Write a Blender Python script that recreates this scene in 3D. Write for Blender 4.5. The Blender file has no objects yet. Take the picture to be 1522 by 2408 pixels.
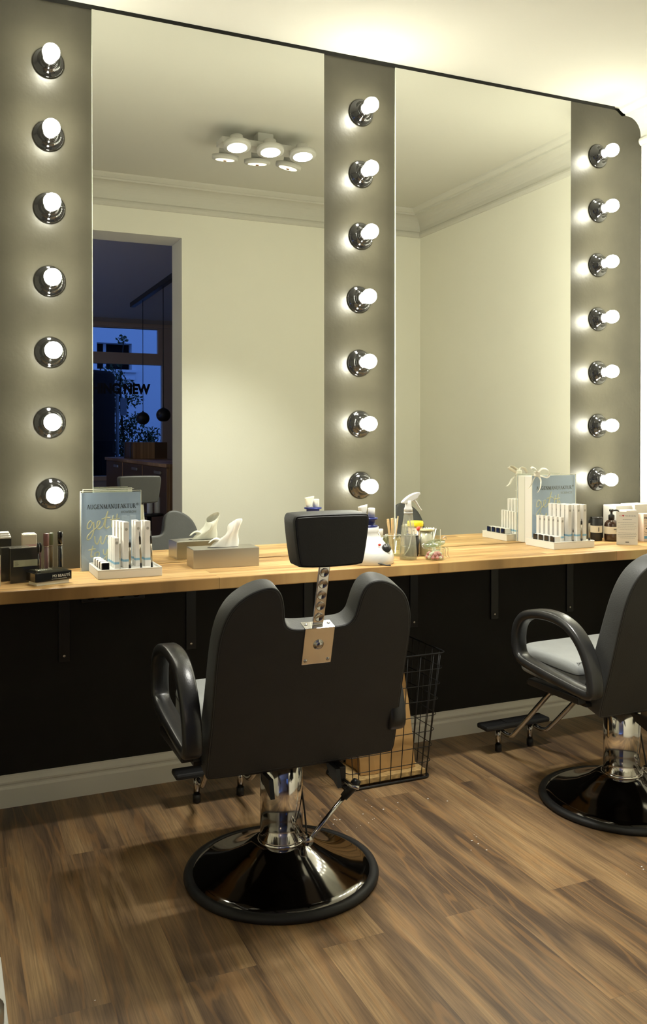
import bpy, bmesh, math, random
from mathutils import Vector, Matrix
PI = math.pi
random.seed(7)
S = bpy.context.scene
C = S.collection

# ------------------------------------------------------------------ camera
CAMH, CAMD, YAW, PITCH, FPX = 1.36, 3.4004, 0.4124, 0.0099, 2053.65
cd = bpy.data.cameras.new('camera'); cam = bpy.data.objects.new('camera', cd); C.objects.link(cam)
cd.sensor_fit = 'HORIZONTAL'; cd.sensor_width = 36.0; cd.lens = FPX / 1522 * 36.0
cd.shift_y = -(1204 - 1050.16) / 1522
cd.clip_start = 0.05; cd.clip_end = 200
cam.location = (0, -CAMD, CAMH); cam.rotation_euler = (PI/2 - PITCH, 0, -YAW)
S.camera = cam
# ------------------------------------------------------------------ world: blue dusk
W = bpy.data.worlds.new('dusk'); S.world = W; W.use_nodes = True
wn = W.node_tree.nodes; bg = wn['Background']
bg.inputs['Color'].default_value = (0.15, 0.31, 0.90, 1); bg.inputs['Strength'].default_value = 1.5
# ------------------------------------------------------------------ view
vs = S.view_settings
S.display_settings.display_device = 'sRGB'
vs.view_transform = 'Standard'; vs.look = 'None'; vs.exposure = 0.12; vs.gamma = 1.0; vs.use_curve_mapping = False
S.cycles.use_denoising = True
try: S.cycles.denoiser = 'OPENIMAGEDENOISE'
except Exception: pass
S.cycles.use_light_tree = True
S.cycles.max_bounces = 10; S.cycles.diffuse_bounces = 5; S.cycles.glossy_bounces = 6
S.cycles.transparent_max_bounces = 24; S.cycles.transmission_bounces = 8
S.cycles.sample_clamp_indirect = 4.0
S.cycles.blur_glossy = 0.6
BULB = 74.0          # radiance of the lit globe bulbs
SPOT = 54.0          # watts of each ceiling spot
SPOT_FACE = 14.0

# ------------------------------------------------------------------ materials
MATS = {}
def mat(name, col=(.5,.5,.5), rough=.5, metal=0.0, spec=.5, emit=None, es=0.0, coat=0.0, sheen=0.0, alpha=1.0, trans=0.0, ior=1.45):
    if name in MATS: return MATS[name]
    m = bpy.data.materials.new(name); m.use_nodes = True
    b = m.node_tree.nodes['Principled BSDF']
    b.inputs['Base Color'].default_value = (*col, 1); b.inputs['Roughness'].default_value = rough
    b.inputs['Metallic'].default_value = metal; b.inputs['Specular IOR Level'].default_value = spec
    b.inputs['Coat Weight'].default_value = coat; b.inputs['Sheen Weight'].default_value = sheen
    b.inputs['Transmission Weight'].default_value = trans; b.inputs['IOR'].default_value = ior
    b.inputs['Alpha'].default_value = alpha
    if emit:
        b.inputs['Emission Color'].default_value = (*emit, 1); b.inputs['Emission Strength'].default_value = es
    MATS[name] = m
    return m
def nodes(m): return m.node_tree.nodes, m.node_tree.links, m.node_tree.nodes['Principled BSDF']
def add_noise(m, scale=8, amount=.15, stretch=(1,1,1), bump=0.0, bscale=None, detail=5, rough_var=0.0):
    n, l, b = nodes(m)
    tc = n.new('ShaderNodeTexCoord'); mp = n.new('ShaderNodeMapping'); mp.inputs['Scale'].default_value = stretch
    l.new(tc.outputs['Object'], mp.inputs['Vector'])
    t = n.new('ShaderNodeTexNoise'); t.inputs['Scale'].default_value = scale; t.inputs['Detail'].default_value = detail
    l.new(mp.outputs['Vector'], t.inputs['Vector'])
    base = tuple(b.inputs['Base Color'].default_value)[:3]
    r = n.new('ShaderNodeValToRGB')
    r.color_ramp.elements[0].position = .3; r.color_ramp.elements[1].position = .7
    r.color_ramp.elements[0].color = (*[c*(1-amount) for c in base], 1)
    r.color_ramp.elements[1].color = (*[min(1, c*(1+amount)) for c in base], 1)
    l.new(t.outputs['Fac'], r.inputs['Fac']); l.new(r.outputs['Color'], b.inputs['Base Color'])
    if rough_var:
        mr = n.new('ShaderNodeMapRange'); rb = b.inputs['Roughness'].default_value
        mr.inputs['To Min'].default_value = max(0, rb-rough_var); mr.inputs['To Max'].default_value = rb+rough_var
        l.new(t.outputs['Fac'], mr.inputs['Value']); l.new(mr.outputs['Result'], b.inputs['Roughness'])
    if bump:
        t2 = n.new('ShaderNodeTexNoise'); t2.inputs['Scale'].default_value = bscale or scale*4; t2.inputs['Detail'].default_value = 4
        l.new(mp.outputs['Vector'], t2.inputs['Vector'])
        bp = n.new('ShaderNodeBump'); bp.inputs['Strength'].default_value = bump; bp.inputs['Distance'].default_value = .002
        l.new(t2.outputs['Fac'], bp.inputs['Height']); l.new(bp.outputs['Normal'], b.inputs['Normal'])
    return m
def clear(name, tint=(.93,.95,.93), gl=.12, rough=.03):
    """thin clear plastic / glass: a see-through mix with a gloss on it"""
    if name in MATS: return MATS[name]
    m = bpy.data.materials.new(name); m.use_nodes = True; n = m.node_tree.nodes; l = m.node_tree.links
    n.clear(); o = n.new('ShaderNodeOutputMaterial'); t = n.new('ShaderNodeBsdfTransparent'); g = n.new('ShaderNodeBsdfGlossy')
    t.inputs['Color'].default_value = (*tint, 1); g.inputs['Roughness'].default_value = rough
    lw = n.new('ShaderNodeLayerWeight'); lw.inputs['Blend'].default_value = .25
    mr = n.new('ShaderNodeMapRange'); mr.inputs['To Min'].default_value = gl*.5; mr.inputs['To Max'].default_value = min(1, gl*4)
    l.new(lw.outputs['Facing'], mr.inputs['Value'])
    mx = n.new('ShaderNodeMixShader'); l.new(mr.outputs['Result'], mx.inputs['Fac'])
    l.new(t.outputs[0], mx.inputs[1]); l.new(g.outputs[0], mx.inputs[2]); l.new(mx.outputs[0], o.inputs['Surface'])
    MATS[name] = m
    return m

wall_white = add_noise(mat('wall_paint', (.85,.84,.745), .75, spec=.25), 1.6, .02, bump=.15, bscale=90)
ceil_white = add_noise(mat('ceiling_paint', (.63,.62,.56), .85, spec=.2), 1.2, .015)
wall_black = add_noise(mat('black_wall_paint', (.012,.0115,.010), .6, spec=.3), 6, .15, bump=.1, bscale=120)
panel_dark = add_noise(mat('dark_satin_panel', (.062,.057,.040), .34, spec=.5), 5, .16, bump=.25, bscale=60, rough_var=.05)
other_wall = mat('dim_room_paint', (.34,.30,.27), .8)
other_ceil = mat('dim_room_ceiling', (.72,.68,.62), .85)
skirt_m = mat('skirting_lacquer', (.84,.83,.76), .35)
porcelain = mat('black_porcelain', (.008,.008,.008), .08, spec=.7, coat=.6)
bulb_m = mat('lit_bulb', (1,1,1), .3, emit=(1,.975,.80), es=BULB)
white_pl = mat('white_plastic', (.80,.79,.74), .35)
paper = mat('white_card', (.82,.80,.76), .6)
black_pl = mat('black_plastic', (.012,.012,.012), .35)
black_gl = mat('black_gloss', (.006,.006,.007), .12, coat=.5)
chrome = mat('chrome', (.88,.86,.83), .10, metal=1)
chrome_d = mat('dark_chrome', (.55,.53,.50), .09, metal=1)
steel = mat('brushed_steel', (.50,.48,.43), .32, metal=1)
leather = add_noise(mat('grey_leatherette', (.056,.057,.055), .5, spec=.4), 14, .05, bump=.25, bscale=260)
seat_l = add_noise(mat('light_grey_leatherette', (.27,.28,.275), .5, spec=.4), 14, .05, bump=.2, bscale=260)
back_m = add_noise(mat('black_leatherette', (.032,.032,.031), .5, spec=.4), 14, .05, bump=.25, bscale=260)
arm_m = add_noise(mat('black_polyurethane', (.022,.022,.022), .28, spec=.6), 10, .2, bump=.15, bscale=300)
rubber = mat('black_rubber', (.012,.012,.012), .5)
gloss_base = mat('dark_polished_metal', (.26,.25,.24), .085, metal=1)
seam_m = mat('black_piping', (.012,.012,.012), .5)
blue_p = mat('blue_print', (.54,.65,.90), .45)
cream_p = mat('cream_print', (.88,.82,.60), .5)
ink = mat('dark_ink', (.03,.035,.05), .6)
ink_l = mat('grey_ink', (.28,.30,.33), .6)
band_b = mat('pale_blue_print', (.25,.45,.60), .5)
dot_g = mat('grey_print', (.42,.41,.37), .5)
tissue_m = mat('tissue_paper', (.86,.85,.78), .8, spec=.1)
def frosted(name, tint, dcol, frac, gl=.1, rough=.2):
    m = clear(name, tint, gl, rough); n = m.node_tree.nodes; l = m.node_tree.links
    o = [x for x in n if x.type == 'OUTPUT_MATERIAL'][0]; prev = o.inputs['Surface'].links[0].from_socket
    d = n.new('ShaderNodeBsdfDiffuse'); d.inputs['Color'].default_value = (*dcol, 1)
    tr = n.new('ShaderNodeBsdfTranslucent'); tr.inputs['Color'].default_value = (*dcol, 1)
    a = n.new('ShaderNodeMixShader'); l.new(d.outputs[0], a.inputs[1]); l.new(tr.outputs[0], a.inputs[2])
    mx = n.new('ShaderNodeMixShader'); mx.inputs['Fac'].default_value = frac
    l.new(prev, mx.inputs[1]); l.new(a.outputs[0], mx.inputs[2]); l.new(mx.outputs[0], o.inputs['Surface'])
    return m
acry = clear('clear_acrylic', (.95,.97,.95), .10)
acry_edge = mat('acrylic_edge', (.80,.80,.70), .2)
glass = clear('thin_glass', (.90,.94,.90), .10)
glass_g = clear('green_glass', (.80,.90,.80), .18)
bottle_pl = frosted('frosted_bottle', (.88,.89,.84), (.60,.60,.54), .26)
bottle_wa = frosted('water_in_bottle', (.84,.85,.76), (.40,.40,.28), .12, .05)
win_glass = clear('window_glass', (.80,.84,.90), .05)
blue_dp = mat('deep_blue_plastic', (.01,.02,.16), .3)
red_p = mat('red_plastic', (.75,.08,.05), .4)
yellow_p = mat('yellow_plastic', (.85,.70,.02), .4)
pale_wood = add_noise(mat('birch_stick', (.74,.55,.30), .6), 30, .1)
pink_c = mat('pink_candy', (.72,.30,.33), .4)
white_c = mat('white_candy', (.86,.82,.74), .4)
mauve = mat('mauve_plastic', (.23,.12,.12), .3)
sage = mat('sage_plastic', (.17,.20,.10), .4)
silver = mat('silver_paint', (.62,.60,.55), .25, metal=1)
shrink = mat('dark_box_in_film', (.045,.045,.040), .18, coat=.5)
amber = mat('amber_glass', (.035,.014,.006), .08, coat=.5)
kraft = add_noise(mat('kraft_paper', (.48,.28,.10), .7), 9, .12, bump=.4, bscale=18)
ribbon_m = mat('satin_ribbon', (.85,.82,.72), .35, sheen=.3)
label_g = mat('pale_label', (.48,.50,.36), .6)
label_c = mat('cream_label', (.70,.64,.52), .6)
pinkish = mat('pink_label', (.62,.42,.42), .6)
blue_r = mat('sky_blue_print', (.10,.33,.62), .5)
fix_grey = mat('grey_lacquer', (.55,.54,.50), .4)
reflector = mat('lit_reflector', (.9,.9,.9), .2, emit=(1,.98,.92), es=SPOT_FACE)
reflector_d = mat('turned_reflector', (.9,.85,.72), .25, emit=(1,.90,.66), es=2.6)
filament = mat('burner_cap', (.18,.08,.03), .4)
frame_wood = mat('dim_window_wood', (.50,.38,.28), .6)
outside_white = mat('facade_plaster', (.62,.66,.70), .9)
outside_dark = mat('dark_outdoor_metal', (.006,.006,.007), .9, spec=.1)
leaf_m = mat('night_leaf', (.02,.045,.012), .7)

def mirror_mat():
    m = mat('mirror_silver', (.90,.915,.86), .0, metal=1)
    return m
mirror_m = mirror_mat()
mirror_edge = mat('polished_glass_edge', (.62,.66,.56), .15)

def wood_mat(name, c1, c2, dark, plank_w, plank_l, along, grain=30, rough=.45, mortar=.0015, streak=None, vary=.5, bump=.15, fine_f=.75, bigs=1.15, gap=.45):
    """planks running along 'X' or 'Y' in object space"""
    m = bpy.data.materials.new(name); m.use_nodes = True; n, l, b = nodes(m)
    tc = n.new('ShaderNodeTexCoord'); sp = n.new('ShaderNodeSeparateXYZ'); l.new(tc.outputs['Object'], sp.inputs[0])
    cb = n.new('ShaderNodeCombineXYZ')
    a, c = ('X', 'Y') if along == 'X' else ('Y', 'X')
    l.new(sp.outputs[a], cb.inputs['X']); l.new(sp.outputs[c], cb.inputs['Y'])
    br = n.new('ShaderNodeTexBrick'); br.offset = .37; br.offset_frequency = 2; br.squash = 1.0
    br.inputs['Scale'].default_value = 1.0; br.inputs['Brick Width'].default_value = plank_l; br.inputs['Row Height'].default_value = plank_w
    br.inputs['Mortar Size'].default_value = mortar; br.inputs['Mortar Smooth'].default_value = .3; br.inputs['Bias'].default_value = 0
    br.inputs['Color1'].default_value = (0,0,0,1); br.inputs['Color2'].default_value = (1,1,1,1); br.inputs['Mortar'].default_value = (.5,.5,.5,1)
    l.new(cb.outputs[0], br.inputs['Vector'])
    # each plank shifts the grain
    add = n.new('ShaderNodeVectorMath'); add.operation = 'MULTIPLY_ADD'
    l.new(br.outputs['Color'], add.inputs[0]); add.inputs[1].default_value = (7, 13, 3)
    mp = n.new('ShaderNodeMapping'); mp.inputs['Scale'].default_value = (1.0, 7.0, 1.0)
    l.new(cb.outputs[0], mp.inputs['Vector']); l.new(mp.outputs[0], add.inputs[2])
    big = n.new('ShaderNodeTexNoise'); big.inputs['Scale'].default_value = bigs; big.inputs['Detail'].default_value = 7; big.inputs['Distortion'].default_value = .5
    l.new(add.outputs[0], big.inputs['Vector'])
    fine = n.new('ShaderNodeTexNoise'); fine.inputs['Scale'].default_value = grain; fine.inputs['Detail'].default_value = 6; fine.inputs['Distortion'].default_value = .6
    mp2 = n.new('ShaderNodeMapping'); mp2.inputs['Scale'].default_value = (.10, .55, 1.0); l.new(add.outputs[0], mp2.inputs['Vector']); l.new(mp2.outputs[0], fine.inputs['Vector'])
    ramp = n.new('ShaderNodeValToRGB'); e = ramp.color_ramp.elements
    e[0].position = .34; e[0].color = (*dark, 1); e[1].position = .66; e[1].color = (*c2, 1)
    k = ramp.color_ramp.elements.new(.48); k.color = (*c1, 1)
    mixf = n.new('ShaderNodeMath'); mixf.operation = 'MULTIPLY_ADD'; mixf.inputs[1].default_value = vary*.30
    l.new(br.outputs['Color'], mixf.inputs[0])
    sub = n.new('ShaderNodeMath'); sub.operation = 'SUBTRACT'; l.new(big.outputs['Fac'], sub.inputs[0]); sub.inputs[1].default_value = vary*.15
    l.new(sub.outputs[0], mixf.inputs[2]); l.new(mixf.outputs[0], ramp.inputs['Fac'])
    mx = n.new('ShaderNodeMixRGB'); mx.blend_type = 'OVERLAY'; mx.inputs['Fac'].default_value = fine_f
    fr = n.new('ShaderNodeValToRGB'); fr.color_ramp.elements[0].position = .35; fr.color_ramp.elements[0].color = (.25,.25,.25,1)
    fr.color_ramp.elements[1].position = .65; fr.color_ramp.elements[1].color = (.68,.68,.68,1)
    l.new(fine.outputs['Fac'], fr.inputs['Fac']); l.new(ramp.outputs['Color'], mx.inputs['Color1']); l.new(fr.outputs['Color'], mx.inputs['Color2'])
    last = mx.outputs[0]
    if streak:
        wv = n.new('ShaderNodeTexWave'); wv.wave_type = 'BANDS'; wv.bands_direction = 'Y'
        wv.inputs['Scale'].default_value = .7; wv.inputs['Distortion'].default_value = 22; wv.inputs['Detail'].default_value = 3; wv.inputs['Detail Scale'].default_value = 1.2
        l.new(add.outputs[0], wv.inputs['Vector'])
        wr = n.new('ShaderNodeValToRGB'); wr.color_ramp.elements[0].position = .86; wr.color_ramp.elements[0].color = (0,0,0,1)
        wr.color_ramp.elements[1].position = .98; wr.color_ramp.elements[1].color = (.30,.30,.30,1)
        l.new(wv.outputs['Fac'], wr.inputs['Fac'])
        m3 = n.new('ShaderNodeMixRGB'); l.new(wr.outputs['Color'], m3.inputs['Fac']); l.new(last, m3.inputs['Color1']); m3.inputs['Color2'].default_value = (*streak, 1)
        last = m3.outputs[0]
    m2 = n.new('ShaderNodeMixRGB'); l.new(br.outputs['Fac'], m2.inputs['Fac']); l.new(last, m2.inputs['Color1'])
    m2.inputs['Color2'].default_value = (*[x*gap for x in dark], 1)
    l.new(m2.outputs[0], b.inputs['Base Color'])
    b.inputs['Roughness'].default_value = rough
    bp = n.new('ShaderNodeBump'); bp.inputs['Strength'].default_value = bump; bp.inputs['Distance'].default_value = .002
    l.new(fine.outputs['Fac'], bp.inputs['Height']); l.new(bp.outputs['Normal'], b.inputs['Normal'])
    return m
floor_m = wood_mat('brown_plank_floor', (.190,.118,.060), (.330,.213,.102), (.088,.056,.034), .185, 1.28, 'Y', 55, .40, .0004, streak=(.36,.19,.070), vary=.30, fine_f=.50, bigs=1.5, gap=1.3)
oak = wood_mat('oak_worktop', (.56,.34,.125), (.68,.45,.19), (.38,.21,.07), .062, .9, 'X', 40, .40, .0008, vary=1.0, bump=.05)
cab_wood = wood_mat('rustic_oak_cabinet', (.42,.24,.10), (.55,.34,.15), (.20,.10,.04), .25, 2.0, 'Y', 30, .5, .001, vary=.8)

# ------------------------------------------------------------------ mesh helper
class B:
    def __init__(self): self.b = bmesh.new(); self.mi = 0
    def _tag(self, fs):
        for f in fs: f.material_index = self.mi
    def box(self, x0, x1, y0, y1, z0, z1, bev=0, seg=2):
        r = bmesh.ops.create_cube(self.b, size=1); vs_ = r['verts']
        for v in vs_:
            v.co = Vector(((x0+x1)/2 + v.co.x*(x1-x0), (y0+y1)/2 + v.co.y*(y1-y0), (z0+z1)/2 + v.co.z*(z1-z0)))
        fs = {f for v in vs_ for f in v.link_faces}; self._tag(fs)
        if bev:
            es = list({e for v in vs_ for e in v.link_edges})
            q = bmesh.ops.bevel(self.b, geom=es, offset=bev, segments=seg, profile=.5, affect='EDGES')
            self._tag(q['faces'])
        return self
    def lathe(self, prof, c=(0,0,0), axis='Z', seg=32, cap=True):
        """prof: [(r, h)...] about axis through c"""
        rings = []
        for r, h in prof:
            ring = []
            for i in range(seg):
                a = 2*PI*i/seg; u, v = r*math.cos(a), r*math.sin(a)
                p = {'Z': (u, v, h), 'Y': (u, h, v), 'X': (h, u, v)}[axis]
                ring.append(self.b.verts.new(Vector(p)+Vector(c)))
            rings.append(ring)
        fs = []
        for a, b_ in zip(rings, rings[1:]):
            for i in range(seg):
                j = (i+1) % seg
                fs.append(self.b.faces.new((a[i], a[j], b_[j], b_[i])))
        if cap:
            for ring, rev in ((rings[0], True), (rings[-1], False)):
                fs.append(self.b.faces.new(ring[::-1] if rev else ring))
        self._tag(fs)
        for f in fs: f.smooth = True
        return self
    def cyl(self, p0, p1, r0, r1=None, seg=20):
        return self.tube([p0, p1], r0 if r1 is None else [r0, r1], seg)
    def tube(self, pts, r, seg=10, closed=False, cap=True):
        pts = [Vector(p) for p in pts]; n = len(pts)
        rs = r if isinstance(r, (list, tuple)) else [r]*n
        rings = []; prev = None
        for i, p in enumerate(pts):
            if closed: d = pts[(i+1) % n]-pts[i-1]
            else: d = pts[min(i+1, n-1)]-pts[max(i-1, 0)]
            d.normalize()
            if prev is None:
                up = Vector((0,0,1)) if abs(d.z) < .9 else Vector((1,0,0)); u = d.cross(up).normalized()
            else: u = (prev - d*prev.dot(d)).normalized()
            prev = u; w = d.cross(u)
            rings.append([self.b.verts.new(p + (u*math.cos(2*PI*k/seg)+w*math.sin(2*PI*k/seg))*rs[i]) for k in range(seg)])
        fs = []
        m = n if closed else n-1
        for i in range(m):
            a, b_ = rings[i], rings[(i+1) % n]
            for k in range(seg):
                j = (k+1) % seg; fs.append(self.b.faces.new((a[k], b_[k], b_[j], a[j])))
        if cap and not closed:
            fs.append(self.b.faces.new(rings[0])); fs.append(self.b.faces.new(rings[-1][::-1]))
        self._tag(fs)
        for f in fs: f.smooth = True
        return self
    def sphere(self, c, r, seg=16, sc=(1,1,1)):
        q = bmesh.ops.create_uvsphere(self.b, u_segments=seg, v_segments=max(6, seg//2), radius=r)
        for v in q['verts']: v.co = Vector((v.co.x*sc[0], v.co.y*sc[1], v.co.z*sc[2])) + Vector(c)
        fs = {f for v in q['verts'] for f in v.link_faces}; self._tag(fs)
        for f in fs: f.smooth = True
        return self
    def prism(self, poly, y0, y1, plane='XZ'):
        """extrude a polygon given in the plane along the third axis"""
        def P(u, v, w): return {'XZ': (u, w, v), 'YZ': (w, u, v), 'XY': (u, v, w)}[plane]
        a = [self.b.verts.new(P(u, v, y0)) for u, v in poly]; b_ = [self.b.verts.new(P(u, v, y1)) for u, v in poly]
        fs = [self.b.faces.new(a), self.b.faces.new(b_[::-1])]
        n = len(poly)
        for i in range(n):
            j = (i+1) % n; fs.append(self.b.faces.new((a[i], b_[i], b_[j], a[j])))
        self._tag(fs)
        return self
    def rings(self, rings, cap=True, smooth=True, closed=True):
        vr = [[self.b.verts.new(Vector(p)) for p in ring] for ring in rings]; fs = []
        n = len(vr[0])
        for a, b_ in zip(vr, vr[1:]):
            for i in range(n if closed else n-1):
                j = (i+1) % n; fs.append(self.b.faces.new((a[i], a[j], b_[j], b_[i])))
        for f in fs: f.smooth = smooth
        if cap: fs += [self.b.faces.new(vr[0][::-1]), self.b.faces.new(vr[-1])]
        self._tag(fs)
        return self
    def xform(self, M_):
        bmesh.ops.transform(self.b, matrix=M_, verts=self.b.verts[:]); return self
    def build(self, name, m, parent=None, loc=(0,0,0), rot=(0,0,0), label=None):
        bmesh.ops.recalc_face_normals(self.b, faces=self.b.faces[:])
        me = bpy.data.meshes.new(name); self.b.to_mesh(me); self.b.free()
        for q in (m if isinstance(m, (list, tuple)) else [m]): me.materials.append(q)
        o = bpy.data.objects.new(name, me); C.objects.link(o); o.location = loc; o.rotation_euler = rot
        if parent: o.parent = parent
        if label: o['label'] = label
        return o
def tag(o, label, cat, group=None, kind=None):
    o['label'] = label; o['category'] = cat
    if group: o['group'] = group
    if kind: o['kind'] = kind
    return o
def empty(name, label, cat, loc=(0,0,0), rz=0, group=None):
    o = bpy.data.objects.new(name, None); C.objects.link(o); o.location = loc; o.rotation_euler = (0,0,rz)
    o.empty_display_size = .05
    return tag(o, label, cat, group)
def struct(o): o['kind'] = 'structure'; return o
def copy_tree(o, parent=None):
    c = o.copy(); C.objects.link(c)
    if parent: c.parent = parent
    for ch in [x for x in C.objects if x.parent == o]: copy_tree(ch, c)
    return c
def offset(poly, d):
    """inset a closed polygon by d along averaged normals (CCW)"""
    n = len(poly); out = []
    for i in range(n):
        p0, p1, p2 = Vector(poly[i-1]), Vector(poly[i]), Vector(poly[(i+1) % n])
        a = (p1-p0).normalized(); b_ = (p2-p1).normalized()
        na, nb = Vector((-a.y, a.x)), Vector((-b_.y, b_.x)); nn = (na+nb)
        if nn.length < 1e-6: nn = na
        nn.normalize(); k = 1/max(.5, nn.dot(na)); q = p1+nn*d*k
        out.append((q.x, q.y))
    return out
def smooth_poly(pts, it=2):
    for _ in range(it):
        o = []
        n = len(pts)
        for i in range(n):
            a, b_ = pts[i], pts[(i+1) % n]
            o.append((a[0]*.75+b_[0]*.25, a[1]*.75+b_[1]*.25)); o.append((a[0]*.25+b_[0]*.75, a[1]*.25+b_[1]*.75))
        pts = o
    return pts
def spline(pts, k=6, closed=False):
    pts = [Vector(p) for p in pts]; n = len(pts); out = []
    rng = range(n) if closed else range(n-1)
    for i in rng:
        if closed: p = [pts[(i+j-1) % n] for j in range(4)]
        else: p = [pts[max(0, i-1)], pts[i], pts[i+1], pts[min(n-1, i+2)]]
        for s in range(k):
            t = s/k
            out.append(.5*((2*p[1])+(-p[0]+p[2])*t+(2*p[0]-5*p[1]+4*p[2]-p[3])*t*t+(-p[0]+3*p[1]-3*p[2]+p[3])*t*t*t))
    if not closed: out.append(pts[-1])
    return out
def text(name, s, size, loc, m, parent=None, rz=0, ext=.0004, align='LEFT', shear=0, sx=1.0, rx=PI/2, bold=0.0, fit=None):
    cu = bpy.data.curves.new('t', 'FONT'); cu.body = s; cu.size = size; cu.extrude = ext; cu.align_x = align; cu.shear = shear; cu.offset = bold
    t = bpy.data.objects.new('t', cu); C.objects.link(t)
    bpy.context.view_layer.update()
    me = bpy.data.meshes.new_from_object(t)
    C.objects.unlink(t); bpy.data.objects.remove(t)
    me.name = name
    if fit:
        xs = [v.co.x for v in me.vertices]; sx = fit/(max(xs)-min(xs))
    me.materials.clear(); me.materials.append(m)
    o = bpy.data.objects.new(name, me); C.objects.link(o); o.location = loc; o.rotation_euler = (rx, 0, rz); o.scale = (sx, 1, 1)
    if parent: o.parent = parent
    return o

# ------------------------------------------------------------------ the room
XR, XL, YB, YB2, H = 3.235, -1.3, -2.2253, -2.487, 3.0
XJ, ZJ = 1.4453, 2.668            # doorway: right jamb and lintel
X1, X2, X3, X4, X5 = .5274, 1.4893, 1.8305, 2.7904, 3.2272
ZC, YC = .866, -.425              # worktop height and front edge
YW = -8.72                        # street wall of the next room
struct(B().box(XL-.1, 5.6, -9.0, .13, -.12, 0).build('floor', floor_m))
struct(B().box(XL, XR, YB2+.01, .012, H, H+.12).build('ceiling', ceil_white))
struct(B().box(-2.6, 5.5, YW, YB2, H, H+.12).build('ceiling', other_ceil))
o = struct(B().box(XL, XR+.1, .012, .13, 0, H+.1).build('wall_front', wall_black))
struct(B().box(XR, XR+.1, YB2+.02, .012, 0, H+.1).build('wall_right', wall_white))
struct(B().box(XL-.1, XL, YB2+.02, .13, 0, H+.1).build('wall_left', wall_white))
b = B(); b.box(XJ, XR, YB2, YB, 0, H); b.box(XL, -.35, YB2, YB, 0, H); b.box(-.35, XJ, YB2, YB, ZJ, H)
struct(b.build('wall_back', wall_white))
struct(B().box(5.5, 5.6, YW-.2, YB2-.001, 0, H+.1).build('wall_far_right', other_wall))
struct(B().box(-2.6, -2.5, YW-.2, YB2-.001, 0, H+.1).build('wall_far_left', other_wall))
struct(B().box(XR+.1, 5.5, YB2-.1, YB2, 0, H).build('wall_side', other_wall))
# street wall with the window hole  x 0.6..2.82, z .98..2.86
WX0, WX1, WZ0, WZ1 = 1.74, 2.83, .84, 2.87
b = B(); b.box(-2.5, WX0-.09, YW-.25, YW, 0, H); b.box(WX1+.09, 5.5, YW-.25, YW, 0, H)
b.box(WX0-.09, WX1+.09, YW-.25, YW, 0, WZ0-.06); b.box(WX0-.09, WX1+.09, YW-.25, YW, WZ1+.07, H)
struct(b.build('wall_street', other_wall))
win = struct(bpy.data.objects.new('window_1', None)); C.objects.link(win)
b = B()
b.box(WX0-.09, WX0, YW-.08, YW+.02, WZ0-.06, WZ1+.07); b.box(WX1, WX1+.16, YW-.08, YW+.02, WZ0-.06, WZ1+.07)
b.box(WX0, WX1, YW-.08, YW+.02, WZ1, WZ1+.07); b.box(WX0, WX1, YW-.08, YW+.02, WZ0-.06, WZ0)
b.box(WX0, WX1, YW-.06, YW+.035, 2.375, 2.53); b.box(WX1-.06, WX1, YW-.05, YW+.028, 2.53, WZ1)
b.box(WX0, WX1+.16, YW+.02, YW+.045, WZ1+.015, WZ1+.05)
b.build('window_frame', frame_wood, win)
B().box(WX0, WX1, YW-.03, YW-.024, 2.53, WZ1).build('pane', win_glass, win)
B().box(WX0, WX1, YW-.03, YW-.024, WZ0, 2.375).build('pane', win_glass, win)
text('window_lettering', 'THING NEW', .185, (2.660, YW-.02, 1.975), mat('window_vinyl', (.012,.012,.014), .6), win, align='RIGHT', bold=.010, fit=.90)

# skirting along the mirror wall (moulded profile), coving round the ceiling
prof = [(0,0),(-.019,0),(-.019,.068),(-.016,.073),(-.012,.076),(-.012,.082),(-.017,.088),(-.017,.094),(-.010,.104),(-.006,.112),(0,.116)]
struct(B().prism([(.012+y, z) for y, z in prof], XL, XR, 'YZ').build('baseboard_front', skirt_m))
struct(B().box(XR-.018, XR, YB, -.02, 0, .115, .003).build('baseboard_right', skirt_m))
struct(B().box(XJ, XR-.02, YB, YB+.018, 0, .115, .003).build('baseboard_back', skirt_m))
cp = [(0,2.828),(.010,2.830),(.017,2.838),(.020,2.850),(.017,2.862),(.010,2.868),(.006,2.874)]
for k in range(9):
    a = k/8*PI/2; cp.append((.008+.082*(1-math.cos(a)), 2.880+.084*math.sin(a)))
cp += [(.104,2.964),(.106,2.974),(.118,2.976),(.128,2.982),(.140,2.990),(.146,3.0),(0,3.0)]
path = [((XR, .0), (-1, 0)), ((XR, YB), (-1, 1)), ((XL, YB), (1, 1)), ((XL, .0), (1, 0))]
b = B(); b.rings([[(x+dx*d, y+dy*d, z) for d, z in cp] for (x, y), (dx, dy) in path], cap=True, smooth=False)
struct(b.build('trim_1', ceil_white))
# black strip between the mirrors' top and the ceiling
struct(B().box(XL, 3.06, -.004, .0115, 2.984, 3.0).build('trim_2', wall_black))

# dark lamp panels and mirrors
panels = []
b = B(); b.box(XL+.002, X1, .002, .0118, .85, 2.984)
p = b.build('wall_panel', panel_dark); tag(p, 'tall dark brown-black panel at the far left carrying a column of seven lit bulbs', 'panel', 'dark lamp panels')
p = B().box(X2, X3, .002, .0118, .85, 2.984).build('wall_panel', panel_dark); tag(p, 'tall dark panel between the two mirrors carrying a column of seven lit bulbs', 'panel', 'dark lamp panels')
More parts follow.
